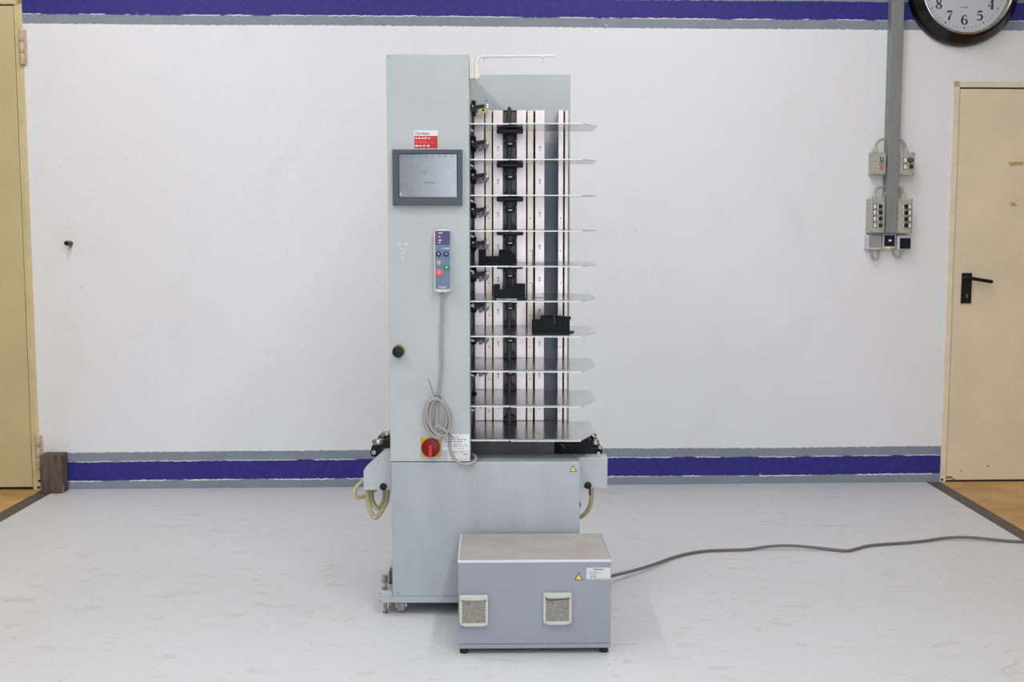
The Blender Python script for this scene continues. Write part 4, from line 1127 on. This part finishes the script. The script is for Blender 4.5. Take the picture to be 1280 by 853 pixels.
mb.box('paint_box', bx1 - .003, bx1 + .001, YB, YB + bd, bz1 - .008, bz1, .0008)
mb.box('perf', bx0 + .002, bx1 - .002, YB + .001, YB + bd, bz1 - .006, bz1 - .0008)
bpart('perforated_lid', mb)
def vent(x0, x1, z0, z1, sag):
    yo = YB - .012; fw = .009
    mb = MB()
    mb.box('frame_green', x0, x0 + fw, yo, YB, z0, z1 - .003, .002); mb.box('frame_green', x1 - fw, x1, yo, YB, z0, z1 - .003, .002)
    mb.box('frame_green', x0, x1, yo, YB, z0, z0 + .011, .002); mb.box('frame_green', x0, x1, yo - .002, YB, z1 - .017, z1, .003)
    for x in (x0 + .006, x1 - .014):
        for z in (z1 - .016, z0 + .002): mb.box('ink', x, x + .008, yo - .0028 if z > z0 + .01 else yo - .0005, yo + .002, z, z + .0018)
    if sag:
        for x in (x0 + .006, x1 - .018): mb.box('frame_green', x, x + .012, yo - .006, yo, z1 - .013, z1 + .004, .002)
    v_ = bpart('vent', mb)
    mb = MB()
    if sag:
        n = 10; xa, xb = x0 + fw - .002, x1 - fw + .002; zt = z1 - .017
        pts = [(xa, z0 + .009), (xb, z0 + .009)] + [(xb - (xb - xa) * k / n, zt - .006 * (k / n) - .006 * math.sin(PI * k / n)) for k in range(n + 1)]
        mb.prism('felt', pts, 'y', YB - .007, YB - .0008)
    else: mb.box('felt', x0 + fw - .002, x1 - fw + .002, YB - .008, YB - .0005, z0 + .009, z1 - .015)
    build('filter_felt', mb, v_)
    return v_
a = P(574.2, 744.3, YB - .01); b_ = P(610.3, 783.3, YB - .01); vent(a.x, b_.x, b_.z, a.z, False)
a = P(679, 742, YB - .01); b_ = P(714.6, 781.8, YB - .01); vent(a.x, b_.x, b_.z, a.z, True)
hazard(body, 723.5, 721.5, YB, .0135)
a = P(733.2, 710.3, YB); b_ = P(763.2, 725, YB); w = b_.x - a.x; h = a.z - b_.z
mb = MB(); mb.box('white2', a.x, b_.x, YB - .0006, YB, b_.z, a.z)
lb = build('rating_plate', mb, body)
mb = MB(); yl = YB - .0007
text_mb(mb, 'ink', 'Horizon', a.x + w * .5, yl - .0002, a.z - h * .2, .0075, 'CENTER', .0002, .0002, 1.3)
for j, (s, e, n, m_) in enumerate(((.1, .5, 4, 'ink_lt'), (.1, .62, 5, 'ink_lt'), (.16, .4, 2, 'ink_lt'), (.2, .45, 2, 'ink'), (.16, .45, 2, 'ink'), (.08, .95, 8, 'ink_lt'))):
    dashes(mb, m_, a.x + w * s, a.x + w * e, yl, a.z - h * (.38 + j * .11), h * .05, n, 40 + j)
build('small_print', mb, lb)
for x in (bx0 + .017, bx1 - .020):
    for y in (YB + .018, YB + bd - .02):
        mb = MB(); mb.cyl('rubber', (x, y, .0002), (0, 0, 1), .0135, .0195, 24, bev=.002); bpart('foot', mb)
mb = MB(); mb.cyl('black', (bx1, YB + .012, bz1 - .007), (1, 0, 0), .003, .003, 10); bpart('screw', mb)

# cable over the floor
cab_pts = [(758, 722, .06), (768, 719.5, .05), (785, 715.5, .03), (805, 710, .018), (824, 703.5, .012), (842, 697, .008), (862, 692, .006), (885, 688.8, .006), (910, 688, .005), (935, 687, .006), (960, 683.6, .014), (985, 682.4, .018), (1010, 684, .014), (1035, 686.6, .008), (1058, 688.8, .005), (1070, 686.5, .005), (1083, 683, .006), (1100, 681, .006), (1130, 679, .006), (1155, 676.5, .007), (1180, 673, .010), (1205, 672, .014), (1235, 674, .010), (1262, 676.6, .008), (1290, 677.5, .007), (1340, 677, .007), (1420, 672, .006)]
mb = MB(); pts = [G(u, v, max(z, .0068)) for u, v, z in cab_pts]
pts = [Vector((.17, YB + bd + .012, .06)), Vector((.18, YB + bd + .08, .055)), G(722, 731, .04), G(745, 726.5, .035), G(768, 719.5, .03), G(785, 715.5, .022)] + pts[3:]
mb.tube('cable_dark', pts, .0062, 10, 5)
c0 = pts[0]
build('power_cable', mb, org=(c0.x, c0.y, 0), label='long grey cable snaking over the white floor from the box to the right', cat='cable')

# ------------------------------------------------------------------ lighting
def lamp_unit(x, y, L=1.5, e=60):
    t = thing('ceiling_light', (x, y, CH - .02), 'white fluorescent batten under the ceiling', 'light', group='fluorescent battens under the ceiling')
    mb = MB(); mb.box('lamp_body', x - .09, x + .09, y - L / 2, y + L / 2, CH - .06, CH - .001, .004); build('housing', mb, t)
    mb = MB()
    for s in (-.045, .045): mb.cyl('lamp', (x + s, y - L / 2 + .03, CH - .08), (0, 1, 0), .013, L - .06, 12)
    build('tube', mb, t)
    ld = bpy.data.lights.new('batten_light', 'AREA'); ld.shape = 'RECTANGLE'; ld.size = .2; ld.size_y = L; ld.energy = e; ld.color = (0.97, 0.985, 1.0)
    lo = bpy.data.objects.new('batten_light', ld); COL.objects.link(lo); lo.location = (x, y, CH - .10)
for x in (-1.9, 0.9):
    for y in (-3.5, -0.6, 1.9, 4.3):
        lamp_unit(x if y < 3 else x * 1.0, y, 1.5, 30 if y > 3 else 42)
w = bpy.data.worlds.new('daylight'); bpy.context.scene.world = w; w.use_nodes = True
bg = w.node_tree.nodes['Background']; bg.inputs['Color'].default_value = (0.80, 0.89, 1.0, 1); bg.inputs['Strength'].default_value = 4.5

# ------------------------------------------------------------------ camera
cd = bpy.data.cameras.new('camera'); cam = bpy.data.objects.new('camera', cd); COL.objects.link(cam)
cd.sensor_width = 36; cd.lens = FPX / 1280 * 36; cam.location = (0, 0, H); cam.rotation_euler = (PI / 2 - TH, 0, 0); cd.clip_start = .05
sc = bpy.context.scene; sc.camera = cam
sc.view_settings.view_transform = 'Standard'; sc.view_settings.look = 'None'; sc.view_settings.gamma = 1
sc.view_settings.use_curve_mapping = False; sc.view_settings.exposure = 0.0
